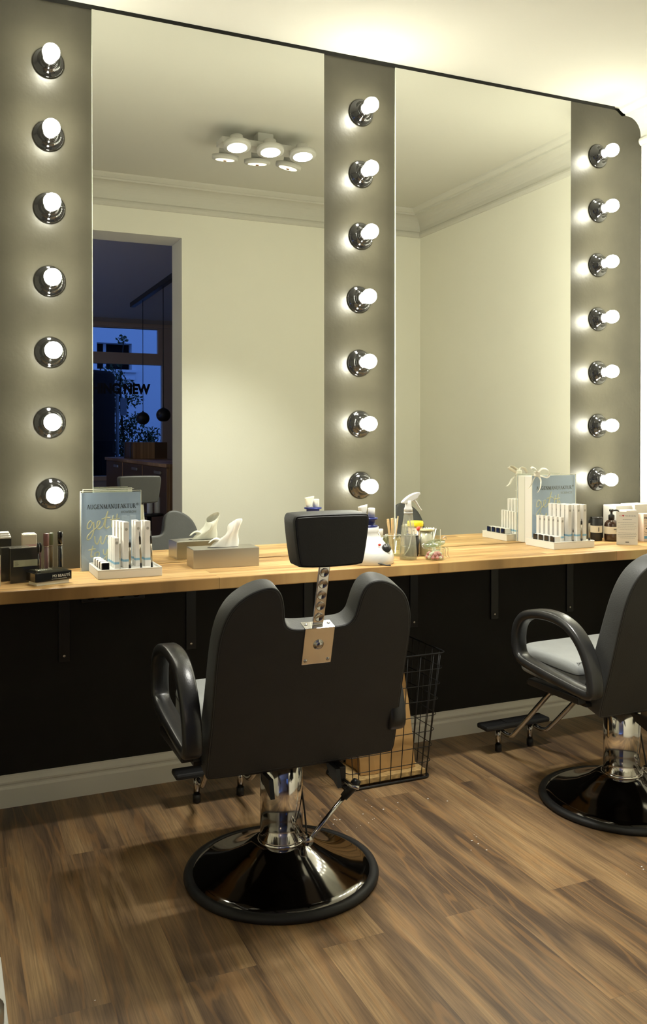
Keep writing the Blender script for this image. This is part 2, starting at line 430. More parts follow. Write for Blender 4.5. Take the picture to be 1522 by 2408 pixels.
# right panel: its upper corner is cut to the coving
out = [(X4,.85),(X5,.85),(X5,2.824)]
cc = [(X5-.006,2.832),(X5-.012,2.842),(X5-.014,2.852),(X5-.010,2.862),(X5-.001,2.870)]
arc = []
for k in range(10):
    a = k/9*PI/2; arc.append((X5+.001-.078*(1-math.cos(a)), 2.885+.090*math.sin(a)))
out += cc + arc + [(3.118,2.962),(3.106,2.958),(3.090,2.968),(3.075,2.980),(3.058,2.985),(X4,2.984)]
p = B().prism(out, -.003, .0118).build('wall_panel', panel_dark); tag(p, 'tall dark panel at the far right with its upper corner cut out round the coving', 'panel', 'dark lamp panels')
for x0, x1, lab in ((X1, X2, 'tall wall mirror between the left and middle bulb columns reflecting a doorway'),
                    (X3, X4, 'tall wall mirror between the middle and right bulb columns reflecting a blank wall corner')):
    r = empty('wall_mirror', lab, 'mirror', (x0, 0, .87), 0, 'tall wall mirrors')
    w = x1-x0
    b = B(); b.box(.0012, w-.0005, -.0040, .0115, -.002, 2.984-.87); b.build('mirror_glass', mirror_m, r)
    b = B(); b.box(0, .0012, -.0044, .0115, -.002, 2.984-.87); b.build('glass_edge', mirror_edge, r, label='bright polished glass edge')

# ------------------------------------------------------------------ bulb lamps
lamp0 = empty('wall_lamp', 'x', 'lamp', (0,0,0), 0, 'globe bulbs in black porcelain sockets')
B().lathe([(.0565,0),(.0565,-.007),(.053,-.010),(.048,-.012),(.040,-.020),(.034,-.029),(.0315,-.033),(.0290,-.034),(.0275,-.040),(.0265,-.050),(.0205,-.052),(.0195,-.048)], axis='Y', seg=40).build('socket', porcelain, lamp0)
B().lathe([(.0125,-.044),(.0138,-.058),(.0165,-.065),(.0225,-.075),(.0285,-.086),(.0310,-.098),(.0300,-.110),(.0255,-.121),(.0175,-.1275),(.008,-.1300),(.001,-.1305)], axis='Y', seg=28).build('bulb', bulb_m, lamp0, label='clear globe bulb glowing white')
names = ['topmost', 'second from the top', 'third from the top', 'middle (fourth)', 'third from the bottom', 'second from the bottom', 'lowest']
cols = [('left', [.369,.369,.371,.372,.374,.370,.378]), ('middle', [1.664,1.664,1.664,1.655,1.656,1.658,1.663]), ('right', [2.955,2.956,2.957,2.958,2.959,2.958,2.955])]
zz = [[2.755,2.484,2.216,1.944,1.679,1.417,1.151],[2.763,2.498,2.231,1.957,1.683,1.420,1.155],[2.741,2.475,2.208,1.943,1.680,1.420,1.159]]
first = True
for ci, (cn, xs) in enumerate(cols):
    for k, x in enumerate(xs):
        l_ = lamp0 if first else copy_tree(lamp0); first = False
        l_.location = (x, .002 if ci < 2 else -.003, zz[ci][k]); l_.rotation_euler = (0, 2.4*((k*7+ci*3) % 5), 0)
        l_['label'] = 'lit globe bulb in black porcelain socket, %s of the %s column' % (names[k], cn)

# ------------------------------------------------------------------ worktop and brackets
tag(B().box(XL+.003, XR-.001, YC, .0115, ZC-.042, ZC, .003, 2).build('worktop', oak), 'long oak worktop running under both mirrors', 'worktop')
bl = ['below the left bulb column', 'left of the near chair', 'hidden behind the near chair backrest', 'just right of the near chair backrest', 'left one between the two chairs', 'right one between the two chairs']
for k, x in enumerate((.421,.912,1.42,1.932,2.362,2.80)):
    r = empty('shelf_bracket', 'black steel bracket under the worktop, '+bl[k], 'bracket', (x, .012, 0), 0, 'black brackets under the worktop')
    b = B(); b.box(-.02, .02, -.008, 0, .515, ZC-.050, .001); b.box(-.02, .02, -.30, 0, ZC-.050, ZC-.042, .001); b.build('bracket_arm', black_pl, r)
    for z in (.537,):
        B().sphere((0, -.0085, z), .0055, 12, (1,.5,1)).build('screw', silver, r)
# power strip and cable beneath the worktop
r = empty('power_strip', 'black power strip fixed to the black wall below the worktop left of the near chair', 'power strip', (.60, .0115, .765))
B().box(-.12, .12, -.04, 0, -.028, .028, .005).build('housing', black_pl, r)
for k in range(4): B().lathe([(.018,-.0405),(.018,-.043)], (-.085+.057*k, 0, 0), 'Y', 18).build('outlet', black_gl, r)
B().sphere((.10, -.042, .018), .003, 8).build('indicator_lamp', white_pl, r)

# ------------------------------------------------------------------ salon chairs
def backrest_outline():
    half = [(0,.0),(.272,.0),(.286,.010),(.287,.06),(.2835,.20),(.285,.36),(.282,.43),(.272,.485),(.250,.530),(.215,.560),(.175,.577),(.143,.577),(.122,.562),(.110,.53),(.104,.490),(.100,.468),(.088,.452),(.066,.446),(0,.444)]
    pts = half + [(-x, y) for x, y in half[::-1][1:-1]]
    return smooth_poly(pts, 2)
def pad(outline, t, r, M_, taper=None, seg=5):
    """rounded cushion: outline in local xy, thickness along z 0..t"""
    rings_ = []
    for k in range(seg+1):
        a = k/seg*PI/2; rings_.append((r*(1-math.sin(a)), r*(1-math.cos(a))))
    rr = []
    for ins, z in rings_: rr.append([(*p_, z) for p_ in offset(outline, ins)])
    R = r*(.5 if taper else 2.0)
    for k in range(seg+1):
        a = k/seg*PI/2; rr.append([(*p_, t-R*(1-math.sin(a))) for p_ in offset(outline, R*(1-math.cos(a)))])
    if taper: rr = [[(x, y, t-(t-z)*(1-taper*max(0, min(1, y/.577)))) for x, y, z in ring] for ring in rr]
    b = B(); b.rings([[M_ @ Vector(p_) for p_ in ring] for ring in rr])
    return b
def make_chair(label):
    SX = Matrix.Translation((.018,0,0)) @ Matrix.Diagonal((1.03,1,1,1))
    r = empty('salon_chair', label, 'chair', (0,0,0), 0, 'black and grey reclining salon chairs')
    # foot plate
    BX = .025
    base = B().lathe([(.284,.014),(.270,.026),(.255,.030),(.215,.040),(.165,.060),(.120,.085),(.095,.103),(.078,.110),(.066,.111)], (BX,0,0), seg=72, cap=False).build('base_plate', gloss_base, r, label='polished dark metal dome base')
    B().lathe([(.270,.002),(.300,.001),(.3045,.010),(.300,.020),(.287,.025),(.276,.022),(.270,.014)], (BX,0,0), seg=72, cap=False).build('rubber_rim', rubber, base)
    col = B().lathe([(.0675,.085),(.066,.384),(.060,.386)], (BX,0,0), seg=48).build('column', chrome, r, label='chrome hydraulic column')
    B().lathe([(.0665,.100),(.075,.101),(.075,.112),(.071,.116),(.0665,.117)], (BX,0,0), seg=48, cap=False).build('collar', chrome, col)
    # pump lever
    lv = B().tube([(.062,-.06,.135),(.085,-.075,.128),(.095,-.078,.132),(.20,-.09,.245)], .0075, 12).build('pump_lever', chrome_d, r)
    B().tube([(.197,-.0897,.242),(.237,-.094,.281),(.243,-.0945,.292)], [.0125,.0155,.012], 12).build('lever_grip', black_pl, lv)
    B().lathe([(.012,-.022),(.015,-.018),(.015,.022),(.009,.026)], (.078,-.082,.13), 'Y', 16).build('pivot', chrome_d, lv)
    # seat frame under the cushion
    b = B(); b.box(-.16,.16,-.20,.16,.400,.440,.006); b.box(-.10,.10,-.10,.10,.385,.402); 
    b.box(-.30,-.16,.10,.15,.440,.452); b.box(.16,.30,.10,.15,.440,.452); b.box(-.30,-.16,-.17,-.12,.440,.452); b.box(.16,.30,-.17,-.12,.440,.452)
    b.box(-.335,-.30,-.17,.10,.452,.478,.004); b.box(.29,.325,-.17,.10,.452,.478,.004)
    fr = b.build('seat_frame', black_pl, r)
    for x_ in (-.105, .100):
        B().prism([(-.265,.350),(-.20,.372),(-.17,.400),(-.25,.400)], x_, x_+.013, 'YZ').build('recline_bracket', black_pl, r)
    B().box(.118,.140,-.235,-.16,.345,.399,.003).build('release_block', black_pl, r)
    B().tube([(.13,-.235,.36),(.150,-.255,.345),(.165,-.27,.343)], .006, 8).build('release_pin', chrome_d, r)
    B().tube(spline([(.06,.0,.40),(.074,-.03,.30),(.083,-.05,.2),(.083,-.065,.14)], 6), .003, 8).build('hydraulic_cable', black_pl, r)
    # seat cushion
    half = [(-.235,-.075),(.235,-.075),(.255,-.06),(.262,.0),(.262,.22),(.24,.265),(.18,.278),(-.18,.278),(-.24,.265),(-.262,.22),(-.262,.0),(-.255,-.06)]
    ol = smooth_poly(half, 2)
    M_ = Matrix.Translation((0,0,.452)) @ Matrix.Rotation(math.radians(2.0), 4, 'X')
    s_ = pad(ol, .105, .016, M_).build('seat', seat_l, r, label='light grey padded seat')
    B().tube([M_ @ Vector((*p_, .070)) for p_ in offset(ol, .0)], .0022, 6, closed=True).build('piping', seam_m, s_)
    # backrest: plane tilted back
    n0 = Vector((0, -.204, .405)); t = math.atan(.286)
    M_ = SX @ Matrix.Translation(n0) @ Matrix.Rotation(PI/2 + t, 4, 'X')        # local x->x, y->up the back, z->towards -y
    M_ = M_ @ Matrix.Translation((0,0,-.105))
    ol = backrest_outline()
    bk = pad(ol, .105, .014, M_, .36)                                           # z=t is the rear face
    bk = bk.build('backrest', leather, r)
    B().tube([M_ @ Vector((*p_, .1035)) for p_ in offset(ol, .004)], .0019, 6, closed=True).build('piping', seam_m, bk)
    B().tube([M_ @ Vector((*p_, .105-.099*(1-.36*max(0, min(1, p_[1]/.577))))) for p_ in offset(ol, .006)], .0018, 6, closed=True).build('piping', seam_m, bk)
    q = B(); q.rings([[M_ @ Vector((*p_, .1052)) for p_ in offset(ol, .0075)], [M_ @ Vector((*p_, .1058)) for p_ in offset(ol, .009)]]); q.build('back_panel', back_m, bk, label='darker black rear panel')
    # chrome bracket plate on the rear
    pl_ = B(); pl_.box(-.043,.043,.336,.4475,.1055,.1085,.001); pl_.box(-.043,.043,.4445,.4475,.068,.1085,.0008)
    pl_.xform(M_); plate = pl_.build('bracket_plate', chrome, r, label='chrome headrest bracket plate')
    for x, y in ((-.033,.348),(.033,.348)):
        q = B(); q.sphere((x, y, .1088), .0055, 12, (1,1,.5)); q.xform(M_); q.build('screw', silver, plate)
    for x in (-.033,.033):
        q = B(); q.sphere((x, .4480, .084), .0055, 12, (1,.5,1)); q.xform(M_); q.build('screw', silver, plate)
    q = B(); q.lathe([(.0155,.1080),(.0155,.1095),(.0125,.111),(.011,.114),(.009,.1165),(.004,.118)], (0,.396,0), 'Z', 24); q.xform(M_); q.build('lock_button', chrome_d, plate)
    # headrest post with dimples
    q = B(); q.box(-.0165,.0165,.4476,.668,.084,.092,.003); q.xform(M_); post = q.build('headrest_post', chrome, r, label='flat chrome post with round dimples')
    for k in range(5):
        q = B(); q.lathe([(.0135,.0915),(.0135,.0926),(.011,.0929),(.0105,.0922)], (0,.472+k*.0335,0), 'Z', 20); q.xform(M_); q.build('dimple', chrome_d, post)
    # headrest block
    M2 = Matrix.Translation((.016,-.420,1.013)) @ Matrix.Rotation(PI/2 + .03, 4, 'X') @ Matrix.Translation((0,0,-.085))
    hp = smooth_poly([(-.086,0),(.086,0),(.096,.012),(.1115,.122),(.108,.139),(.098,.145),(-.098,.145),(-.108,.139),(-.1115,.122),(-.096,.012)], 2)
    hd = pad(hp, .085, .008, M2).build('headrest', leather, r)
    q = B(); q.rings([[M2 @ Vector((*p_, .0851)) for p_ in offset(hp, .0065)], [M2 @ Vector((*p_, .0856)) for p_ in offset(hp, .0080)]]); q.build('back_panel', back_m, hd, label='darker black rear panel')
    B().tube([M2 @ Vector((*p_, .0800)) for p_ in offset(hp, .004)], .0017, 6, closed=True).build('piping', seam_m, hd)
    # armrests: closed loops of moulded foam
    loop = [(.135,.718),(.07,.738),(-.01,.746),(-.09,.738),(-.155,.708),(-.205,.658),(-.238,.595),(-.252,.535),(-.250,.495),(-.222,.478),(-.150,.483),(-.04,.494),(.07,.507),(.150,.519),(.185,.550),(.192,.615),(.178,.676)]
    loop = smooth_poly(loop, 2)[::-1]
    if sum(a[0]*b_[1]-b_[0]*a[1] for a, b_ in zip(loop, loop[1:]+loop[:1])) < 0: loop = loop[::-1]
    inner = offset(loop, .034)
    for sx in (-1, 1):
        b = B(); secs = []
        n = len(loop)
        for i in range(n):
            o_, i_ = Vector(loop[i]), Vector(inner[i]); sec = []
            w = .0275; rr = .008
            for (u, v) in ((0,-w+rr),(0,w-rr),(.12,w-.002),(.5,w),(.88,w-.002),(1,w-rr),(1,-w+rr),(.88,-w+.002),(.5,-w),(.12,-w+.002)):
                p_ = o_.lerp(i_, u); sec.append(((-.320 if sx < 0 else .306)+v, p_.x, p_.y))
            secs.append(sec)
        secs.append(secs[0])
        b.rings(secs, cap=False); bmesh.ops.remove_doubles(b.b, verts=b.b.verts[:], dist=1e-5)
        b.build('armrest', arm_m, r)
    # footrest
    for sx in (-1, 1):
        B().tube(spline([(sx*.10,.17,.425),(sx*.10,.25,.36),(sx*.095,.46,.15),(sx*.09,.52,.10),(sx*.088,.585,.098)], 5), .010, 12).build('footrest_tube', chrome_d, r)
    ft = B(); ft.box(-.172,.165,.575,.655,.106,.128,.008); ft.box(-.06,.06,.59,.64,.127,.131,.001)
    foot = ft.build('footrest', rubber, r)
    for sx in (-1, 1):
        lg = B().cyl((sx*.085,.615,.03),(sx*.085,.615,.107), .0115).build('footrest_leg', chrome_d, foot)
        B().cyl((sx*.085,.615,.004),(sx*.085,.615,.032), .0145).build('foot_cap', rubber, foot)
    return r
ch = make_chair('grey and black reclining salon chair in the foreground, seen from behind with its headrest up')
ch.location = (.945,-.855,0); ch.rotation_euler = (0,0,math.radians(-.6))
c2 = copy_tree(ch); c2.location = (2.308,-.86,0); c2.rotation_euler = (0,0,math.radians(1.5))
c2['label'] = 'grey and black reclining salon chair cut off by the right edge of the photo'

# ------------------------------------------------------------------ wire basket with paper bag
def wire_basket():
    r = empty('wire_basket', 'tall black wire basket on the floor to the right of the near chair', 'basket', (1.61,-.275,0))
    bx0, bx1, by0, by1 = -.185,.180,-.105,.12; tx0, tx1, ty0, ty1 = -.235,.232,-.140,.185; HT = .505
    def P(x0, x1, y0, y1, z, rr=.03):
        pts = []
        for cx, cy, a0 in ((x1-rr,y1-rr,0),(x0+rr,y1-rr,PI/2),(x0+rr,y0+rr,PI),(x1-rr,y0+rr,1.5*PI)):
            for k in range(5): a = a0+k/4*PI/2; pts.append((cx+rr*math.cos(a), cy+rr*math.sin(a), z))
        return pts
    def at(f, z=None):
        return [bx0+(tx0-bx0)*f, bx1+(tx1-bx1)*f, by0+(ty0-by0)*f, by1+(ty1-by1)*f]
    B().tube(P(*at(1), HT), .0034, 8, closed=True).build('rim', black_pl, r)
    B().tube(P(*at(0), .006), .0050, 8, closed=True).build('bottom_ring', black_pl, r)
    b = B()
    for k in range(1, 8):
        f = k/8; b.tube(P(*at(f), .006+(HT-.006)*f), .0015, 6, closed=True)
    for k in range(9):
        for y0, y1 in ((by0, ty0), (by1, ty1)):
            u = k/8 if 0 < k < 8 else (.06 if k == 0 else .94)
            b.tube([(bx0+(bx1-bx0)*u, y0, .006), (tx0+(tx1-tx0)*u, y1, HT)], .0018, 6)
    for k in range(1, 6):
        for x0, x1 in ((bx0, tx0), (bx1, tx1)):
            u = k/6; b.tube([(x0, by0+(by1-by0)*u, .006), (x1, ty0+(ty1-ty0)*u, HT)], .0018, 6)
    for k in range(1, 6): u = k/6; b.tube([(bx0, by0+(by1-by0)*u, .006), (bx1, by0+(by1-by0)*u, .006)], .0016, 6)
    b.build('wire_grid', black_pl, r)
wire_basket()
mo = add_noise(mat('straw_tray', (.50,.33,.13), .8), 60, .35, (1,6,1), bump=.6, bscale=90)
tag(B().box(1.440,1.775,-.368,-.170,.0125,.034,.004).build('woven_mat', mo), 'golden straw-coloured slab lying in the bottom of the wire basket', 'mat')
b = B()
rs = []
for z, x0, x1, y0, y1, rr in ((.036,1.50,1.745,-.335,-.20,.0),(.15,1.498,1.742,-.32,-.195,.0),(.30,1.49,1.738,-.29,-.205,.0),(.42,1.48,1.730,-.262,-.215,.0),(.475,1.475,1.728,-.246,-.238,.0)):
    xm = (x0+x1)/2; ym = (y0+y1)/2
    rs.append([(x0,y0,z),(x0+.06,y0-.006,z),(xm,y0+.004,z),(x1-.05,y0-.006,z),(x1,y0,z),(x1-.012,ym,z),(x1,y1,z),(xm,y1,z),(x0,y1,z),(x0+.012,ym,z)])
b.rings(rs, cap=True, smooth=False)
tag(b.build('paper_bag', kraft), 'tall brown kraft paper bag standing inside the wire basket', 'bag')

# ------------------------------------------------------------------ counter things, left
def place(name, label, cat, x, y, rz=0, z=ZC, group=None): return empty(name, label, cat, (x, y, z), rz, group)
# film-wrapped dark gift boxes
def film_box(label, x, y, rz, w, d, h, lab=True, group='dark boxes wrapped in clear film'):
    r = place('gift_box', label, 'box', x, y, rz, group=group)
    B().box(0, w, 0, d, 0, h, .0015).build('box_body', shrink, r)
    if lab:
        B().box(w*.10, w*.99, -.0012, -.0003, h*.47, h*.66).build('label_strip', label_g, r, label='pale green label strip with small dark text')
        for k in range(4): B().box(w*.14, w*(.24 if k != 1 else .27), -.0018, -.0011, h*(.50+k*.035), h*(.505+k*.035)).build('text_line', ink, r)
    B().box(.001, w-.001, .001, d-.001, h, h+.0008).build('film_fold', silver, r)
    return r
film_box('dark film-wrapped gift box with pale green label strip, left of the black lipstick stand', .212,-.268, .10, .100,.035,.118)
film_box('dark film-wrapped gift box without label, just behind the labelled one at the left edge', .185,-.215, .12, .095,.030,.116, False)
r = place('product_box', 'cream product box with pink label, behind the dark film-wrapped box', 'box', .262,-.135,.0)
b = B(); b.box(0,.048,0,.048,0,.150,.0012); b.mi = 1; b.box(.010,.0475,-.0008,.001,.085,.115); b.build('box_body', [label_c, pinkish], r)
B().box(.004,.044,.004,.044,.150,.1525,.001).build('lid_flap', paper, r)
r = place('product_box', 'squat dark and gold film-wrapped box at the left edge under flat white packs', 'box', .175,-.10,0)
b = B(); b.box(0,.052,0,.05,0,.075); b.mi = 1; b.box(0,.052,0,.05,.075,.095); b.mi = 2; b.box(0,.052,0,.05,.095,.135); b.build('box_body', [shrink, mat('gold_card', (.40,.24,.07), .4), shrink], r)
for k in range(3):
    tag(B().box(.172-.004*k, .226-.003*k, -.103+.002*k, -.050, ZC+.136+k*.0072, ZC+.1425+k*.0072, .001).build('flat_pack', paper), 'thin pale flat pack on the squat dark box, %s of three' % ['lowest','middle','topmost'][k], 'pack', 'thin packs stacked on the squat box')
r = place('product_box', 'pale pink and cream box cut off by the left edge of the photo', 'box', .128,-.325,.08)
b = B(); b.box(0,.050,0,.045,0,.105,.001); b.mi = 1; b.box(.004,.0503,-.0008,0,.04,.065); b.build('box_body', [label_c, pinkish], r)

# make-up tester stand
def m2():
    r = place('makeup_display', 'small black display stand lettered M2 BEAUTÉ holding lipgloss testers', 'display stand', .2905,-.363,.33)
    B().box(-.001,.115,.004,.066,0,.012,.001).build('clear_foot', acry_edge, r)
    B().box(-.008,.122,0,.070,.013,.042,.001).build('stand_body', black_gl, r)
    b = B(); b.box(.002,.112,.004,.066,.0422,.050,.001); b.build('clear_tray', acry, r)
    b = B()
    for k in range(8): b.box(.006+k*.007,.0066+k*.007,.008,.030,.0502,.053)
    b.build('tray_ribs', acry_edge, r)
    text('lettering', 'M2 BEAUTÉ', .0125, (.052,-.0008,.0245), white_pl, r)
    B().box(.050,.104,-.0010,-.0001,.0185,.0192).build('underline', white_pl, r)
m2()
def m2p(lx, ly):   # stand-local to world
    c_, s_ = math.cos(.33), math.sin(.33); return (.2905+lx*c_-ly*s_, -.363+lx*s_+ly*c_, ZC+.0535)
def tube_tester(label, lx, ly, h, r0, cap, body, cat='lipgloss', cr=None):
    x, y, z = m2p(lx, ly); r = empty('makeup_tube', label, cat, (x,y,z), 0, 'make-up tubes in the tester stand')
    B().lathe([(r0*.8,0),(r0*.8,h*.62)], seg=20).build('tube_body', body, r)
    B().lathe([(r0,0),(r0,h*.60)], seg=20, cap=False).build('clear_wall', acry, r)
    B().lathe([(r0*.85,h*.62),(r0*.85,h*.65)], seg=20).build('neck_ring', silver, r)
    B().lathe([(r0,h*.65),(r0,h*.98),(r0*.9,h)], seg=20).build('cap', cap, r)
tube_tester('mauve lipgloss tube in the black display stand', .042,.024,.118,.0095, mauve, mauve)
tube_tester('pale green and bronze tube behind the mauve one in the stand', .068,.044,.116,.0085, sage, mat('bronze_gloss', (.20,.13,.05), .3))
tube_tester('black capped tube at the right of the black display stand', .094,.028,.120,.0095, black_gl, black_gl)
def wand(label, x, y, z, h, m1, m2_, grp, r0=.0022):
    r = empty('makeup_wand', label, 'make-up brush', (x,y,z), 0, grp)
    B().lathe([(r0,0),(r0,h*.62)], seg=10).build('stem', m1, r)
    B().lathe([(r0,h*.62),(r0*1.9,h*.68),(r0*2.3,h*.85),(r0*1.2,h)], seg=10).build('brush_tip', m2_, r)
x, y, z = m2p(.012,.020); wand('black mascara wand at the left of the black display stand', x, y, z, .088, black_gl, black_pl, 'wands in the tester stand', .0025)
x, y, z = m2p(.030,.044); wand('mauve stemmed wand between the mascara wand and the lipgloss', x, y, z, .086, mauve, black_pl, 'wands in the tester stand', .0025)

# ---- brow product trays
def tray(label, x, y, grp='white product trays', w=.226, d=.205):
    r = empty('product_tray', label, 'tray', (x, y, ZC), 0, grp)
    b = B(); b.box(0,w,0,d,0,.028,.002); b.box(0,w,0,.006,.028,.0325,.001); b.box(0,w,d-.006,d,.028,.0325,.001); b.box(0,.006,.006,d-.006,.028,.0325); b.box(w-.006,w,.006,d-.006,.028,.0325)
    b.build('tray_body', white_pl, r)
T1 = (.497,-.306); T2 = (2.474,-.283)
tray('low white product tray below the left poster holding slim white cartons', *T1)
tray('low white product tray at the right below the poster with the ribbon', *T2)
def carton_proto(h, s=.019):
    b = B(); b.box(-s/2,s/2,-s/2,s/2,0,h,.0008)
    b.mi = 1; b.box(-s/2-.0004,s/2+.0004,-s/2-.0004,s/2+.0004,h*.13,h*.13+.008)
    b.mi = 2; b.lathe([(.0052,-s/2-.0006),(.0052,-s/2)], (0,0,h*.84), 'Y', 16)
    for f in b.b.faces: f.smooth = False
    return b.build('slim_carton', [paper, band_b, dot_g])
ct, cs_ = carton_proto(.163,.020), carton_proto(.108,.0165)
used = set()
def carton(proto, x, y, label, grp, z=ZC+.0285, rz=0):
    o = proto if proto.name not in used else proto.copy()
    if proto.name in used: C.objects.link(o)
    used.add(proto.name); o.location = (x, y, z); o.rotation_euler = (0,0,rz)
    tag(o, label, 'carton', grp)
ordn = ['frontmost', 'second', 'third', 'fourth', 'fifth', 'rearmost']
def row(proto, xf, yf, n, step, what, grp, dx=0, rz=0):
    for k in range(n):
        nm = 'frontmost' if k == 0 else ('rearmost' if k == n-1 else ordn[k]+' from the front')
        carton(proto, xf+dx*k, yf+step*k, '%s, %s' % (what, nm), grp, rz=rz)
g1 = 'slim white cartons on the left tray'; g2 = 'slim white cartons on the right tray'
row(cs_, .571,-.245, 4, .029, 'short slim white carton in the left tray', g1, -.001, .12)
row(ct, .606,-.235, 4, .0275, 'tall white carton in the left tray, left row', g1, -.0065, .12)
row(ct, .653,-.215, 2, .045, 'tall white carton in the left tray, middle row', g1, .0, .12)
row(ct, .686,-.222, 2, .030, 'tall white carton in the left tray, right row', g1, -.004, .12)
row(cs_, 2.560,-.225, 6, .027, 'short slim white carton in the right tray', g2, -.004, .1)
row(ct, 2.600,-.225, 5, .028, 'tall white carton in the right tray, left row', g2, -.0015, .1)
row(ct, 2.636,-.240, 4, .030, 'tall white carton in the right tray, middle row', g2, 0, .1)
row(ct, 2.672,-.240, 3, .030, 'tall white carton in the right tray, right row', g2, 0, .1)
# sharpeners
def sharp_proto():
    r = empty('pencil_sharpener', 'x', 'sharpener', (0,0,0), 0, 'x')
    B().box(-.0140,.020,-.0135,.0135,0,.0275,.004).build('sharpener_body', paper, r)
    B().box(-.0205,-.0145,-.0135,.0135,0,.0270,.0028).build('sharpener_cap', black_gl, r, label='black glossy cap')
    return r
sp0 = sharp_proto(); k_ = 0
for i in range(4):
    q = sp0 if k_ == 0 else copy_tree(sp0); k_ += 1
    q.location = (.525-.001*i, -.276+.043*i, ZC+.0288); q.rotation_euler = (0,0,PI/2); q['group'] = 'small sharpeners on the left tray'
    q['label'] = 'small black and white block sharpener in the left tray, %s' % ['frontmost with black end showing','second from the front','third from the front','rearmost'][i]
for i in range(4):
    q = copy_tree(sp0); q.location = (2.508-.0005*i, -.250+.040*i, ZC+.0288); q.rotation_euler = (0,0,.0); q['group'] = 'small sharpeners on the right tray'
    q['label'] = 'small white box with black end in the right tray, %s' % ['frontmost','second from the front','third from the front','rearmost'][i]
# brow pencils standing in the trays
def pencil(x, y, h, label, grp, tilt=0, tip=.28, r0=.0042, metal=silver):
    r = empty('brow_pencil', label, 'pencil', (x,y,ZC+.0286), 0, grp); r.rotation_euler = (0, tilt, 0)
    B().lathe([(r0*1.05,0),(r0*1.05,h*.14)], seg=14).build('end_cap', black_pl, r)
    B().lathe([(r0,h*.14),(r0,h*(1-tip))], seg=14).build('barrel', mat('taupe_metal', (.33,.29,.22), .3, metal=.6), r)
    B().lathe([(r0,h*(1-tip)),(r0*.95,h*(1-tip*.45)),(r0*.45,h*(1-tip*.35)),(r0*.3,h)], seg=14).build('brush_tip', black_pl, r)
ga, gb = 'brow pencils standing in the left tray', 'brow pencils standing in the right tray'
r = empty('brow_pencil', 'very thin dark needle-like brow tool in the left tray', 'pencil', (.577,-.284,ZC+.0286), 0, ga); B().lathe([(.0018,0),(.0018,.09),(.0008,.095)], seg=8).build('stem', steel, r)
pencil(.612,-.284,.106,'thick brow pencil with black tip, leftmost of three in the left tray', ga, 0)
pencil(.652,-.283,.132,'long brow pencil with thin black tip, middle of three in the left tray', ga, -.04, .35, .0036)
pencil(.691,-.281,.132,'long brow pencil, rightmost of three in the left tray', ga, -.03, .35, .0036)
pencil(2.593,-.266,.060,'short clear brow wand in the right tray', gb, 0, .3, .0022)
pencil(2.632,-.276,.102,'brow pencil, left one of two in the right tray', gb, 0, .25)
pencil(2.676,-.276,.108,'brow pencil, right one of two in the right tray', gb, 0, .25)

# ---- posters in clear acrylic
def serif(s_, x, z, cap, width):
    K, k = .15, .055
    def arc(cx, cy, rx, ry, a0, a1, n=9): return [(cx+rx*math.cos(math.radians(a0+(a1-a0)*i/n)), cy+ry*math.sin(math.radians(a0+(a1-a0)*i/n))) for i in range(n+1)]
    sf = lambda cx, y: ([(cx-.13, y), (cx+.13, y)], k)
    G = {'A': (.86, [([(.08,.03),(.42,1)],k), ([(.42,1),(.76,.03)],K), ([(.2,.36),(.64,.36)],k), sf(.08,.03), sf(.76,.03)]),
         'U': (.92, [([(.2,.97)]+arc(.46,.28,.26,.27,180,360)+[(.72,.97)],.10), sf(.2,.97), sf(.72,.97)]),
         'G': (.95, [(arc(.5,.5,.40,.48,50,310),.11), ([(.76,.10),(.76,.45)],K), sf(.76,.45)]),
         'E': (.74, [([(.2,0),(.2,1)],K), ([(.1,.03),(.62,.03)],k), ([(.2,.52),(.52,.52)],k), ([(.1,.97),(.60,.97)],k), ([(.62,.03),(.62,.2)],k), ([(.6,.97),(.6,.82)],k)]),
         'N': (.95, [([(.18,.03),(.18,.97)],k), ([(.18,.97),(.76,.03)],K), ([(.76,.03),(.76,.97)],k), sf(.18,.03), sf(.76,.97), sf(.14,.97)]),
         'M': (1.1, [([(.16,.03),(.20,.97)],k), ([(.20,.97),(.54,.05)],K), ([(.54,.05),(.88,.97)],k), ([(.88,.97),(.92,.03)],K), sf(.16,.03), sf(.92,.03)]),
         'F': (.70, [([(.2,0),(.2,1)],K), ([(.1,.97),(.60,.97)],k), ([(.2,.52),(.5,.52)],k), ([(.6,.97),(.6,.82)],k), sf(.2,.03)]),
         'K': (.88, [([(.2,0),(.2,1)],K), ([(.2,.42),(.68,.97)],k), ([(.38,.6),(.76,.03)],K), sf(.2,.03), sf(.76,.03), sf(.68,.97), sf(.2,.97)]),
         'T': (.80, [([(.4,0),(.4,.97)],K), ([(.06,.97),(.74,.97)],k), sf(.4,.03), ([(.06,.97),(.06,.8)],k), ([(.74,.97),(.74,.8)],k)]),
         'R': (.86, [([(.2,0),(.2,1)],K), ([(.1,.97),(.36,.97)]+arc(.36,.73,.24,.24,90,-90)+[(.2,.49)],.09), ([(.40,.49),(.76,.03)],K), sf(.2,.03), sf(.78,.03)])}
    tot = sum(G[c_][0] for c_ in s_); sc = width/tot; b = B(); cur = 0
    for c_ in s_:
        for pts, th in G[c_][1]:
            for (ax, ay), (bx, by) in zip(pts, pts[1:]):
                d = Vector((bx-ax, by-ay)); 
                if d.length < 1e-6: continue
                nn = Vector((-d.y, d.x)).normalized()*th/2
                q = [(ax-nn.x, ay-nn.y), (bx-nn.x, by-nn.y), (bx+nn.x, by+nn.y), (ax+nn.x, ay+nn.y)]
                b.prism([(x+(cur+u)*sc, z+v*cap) for u, v in q], -.0005, -.0001)
        cur += G[c_][0]
    return b
def stroke(pts, k=5, closed=False): return spline(pts, k)
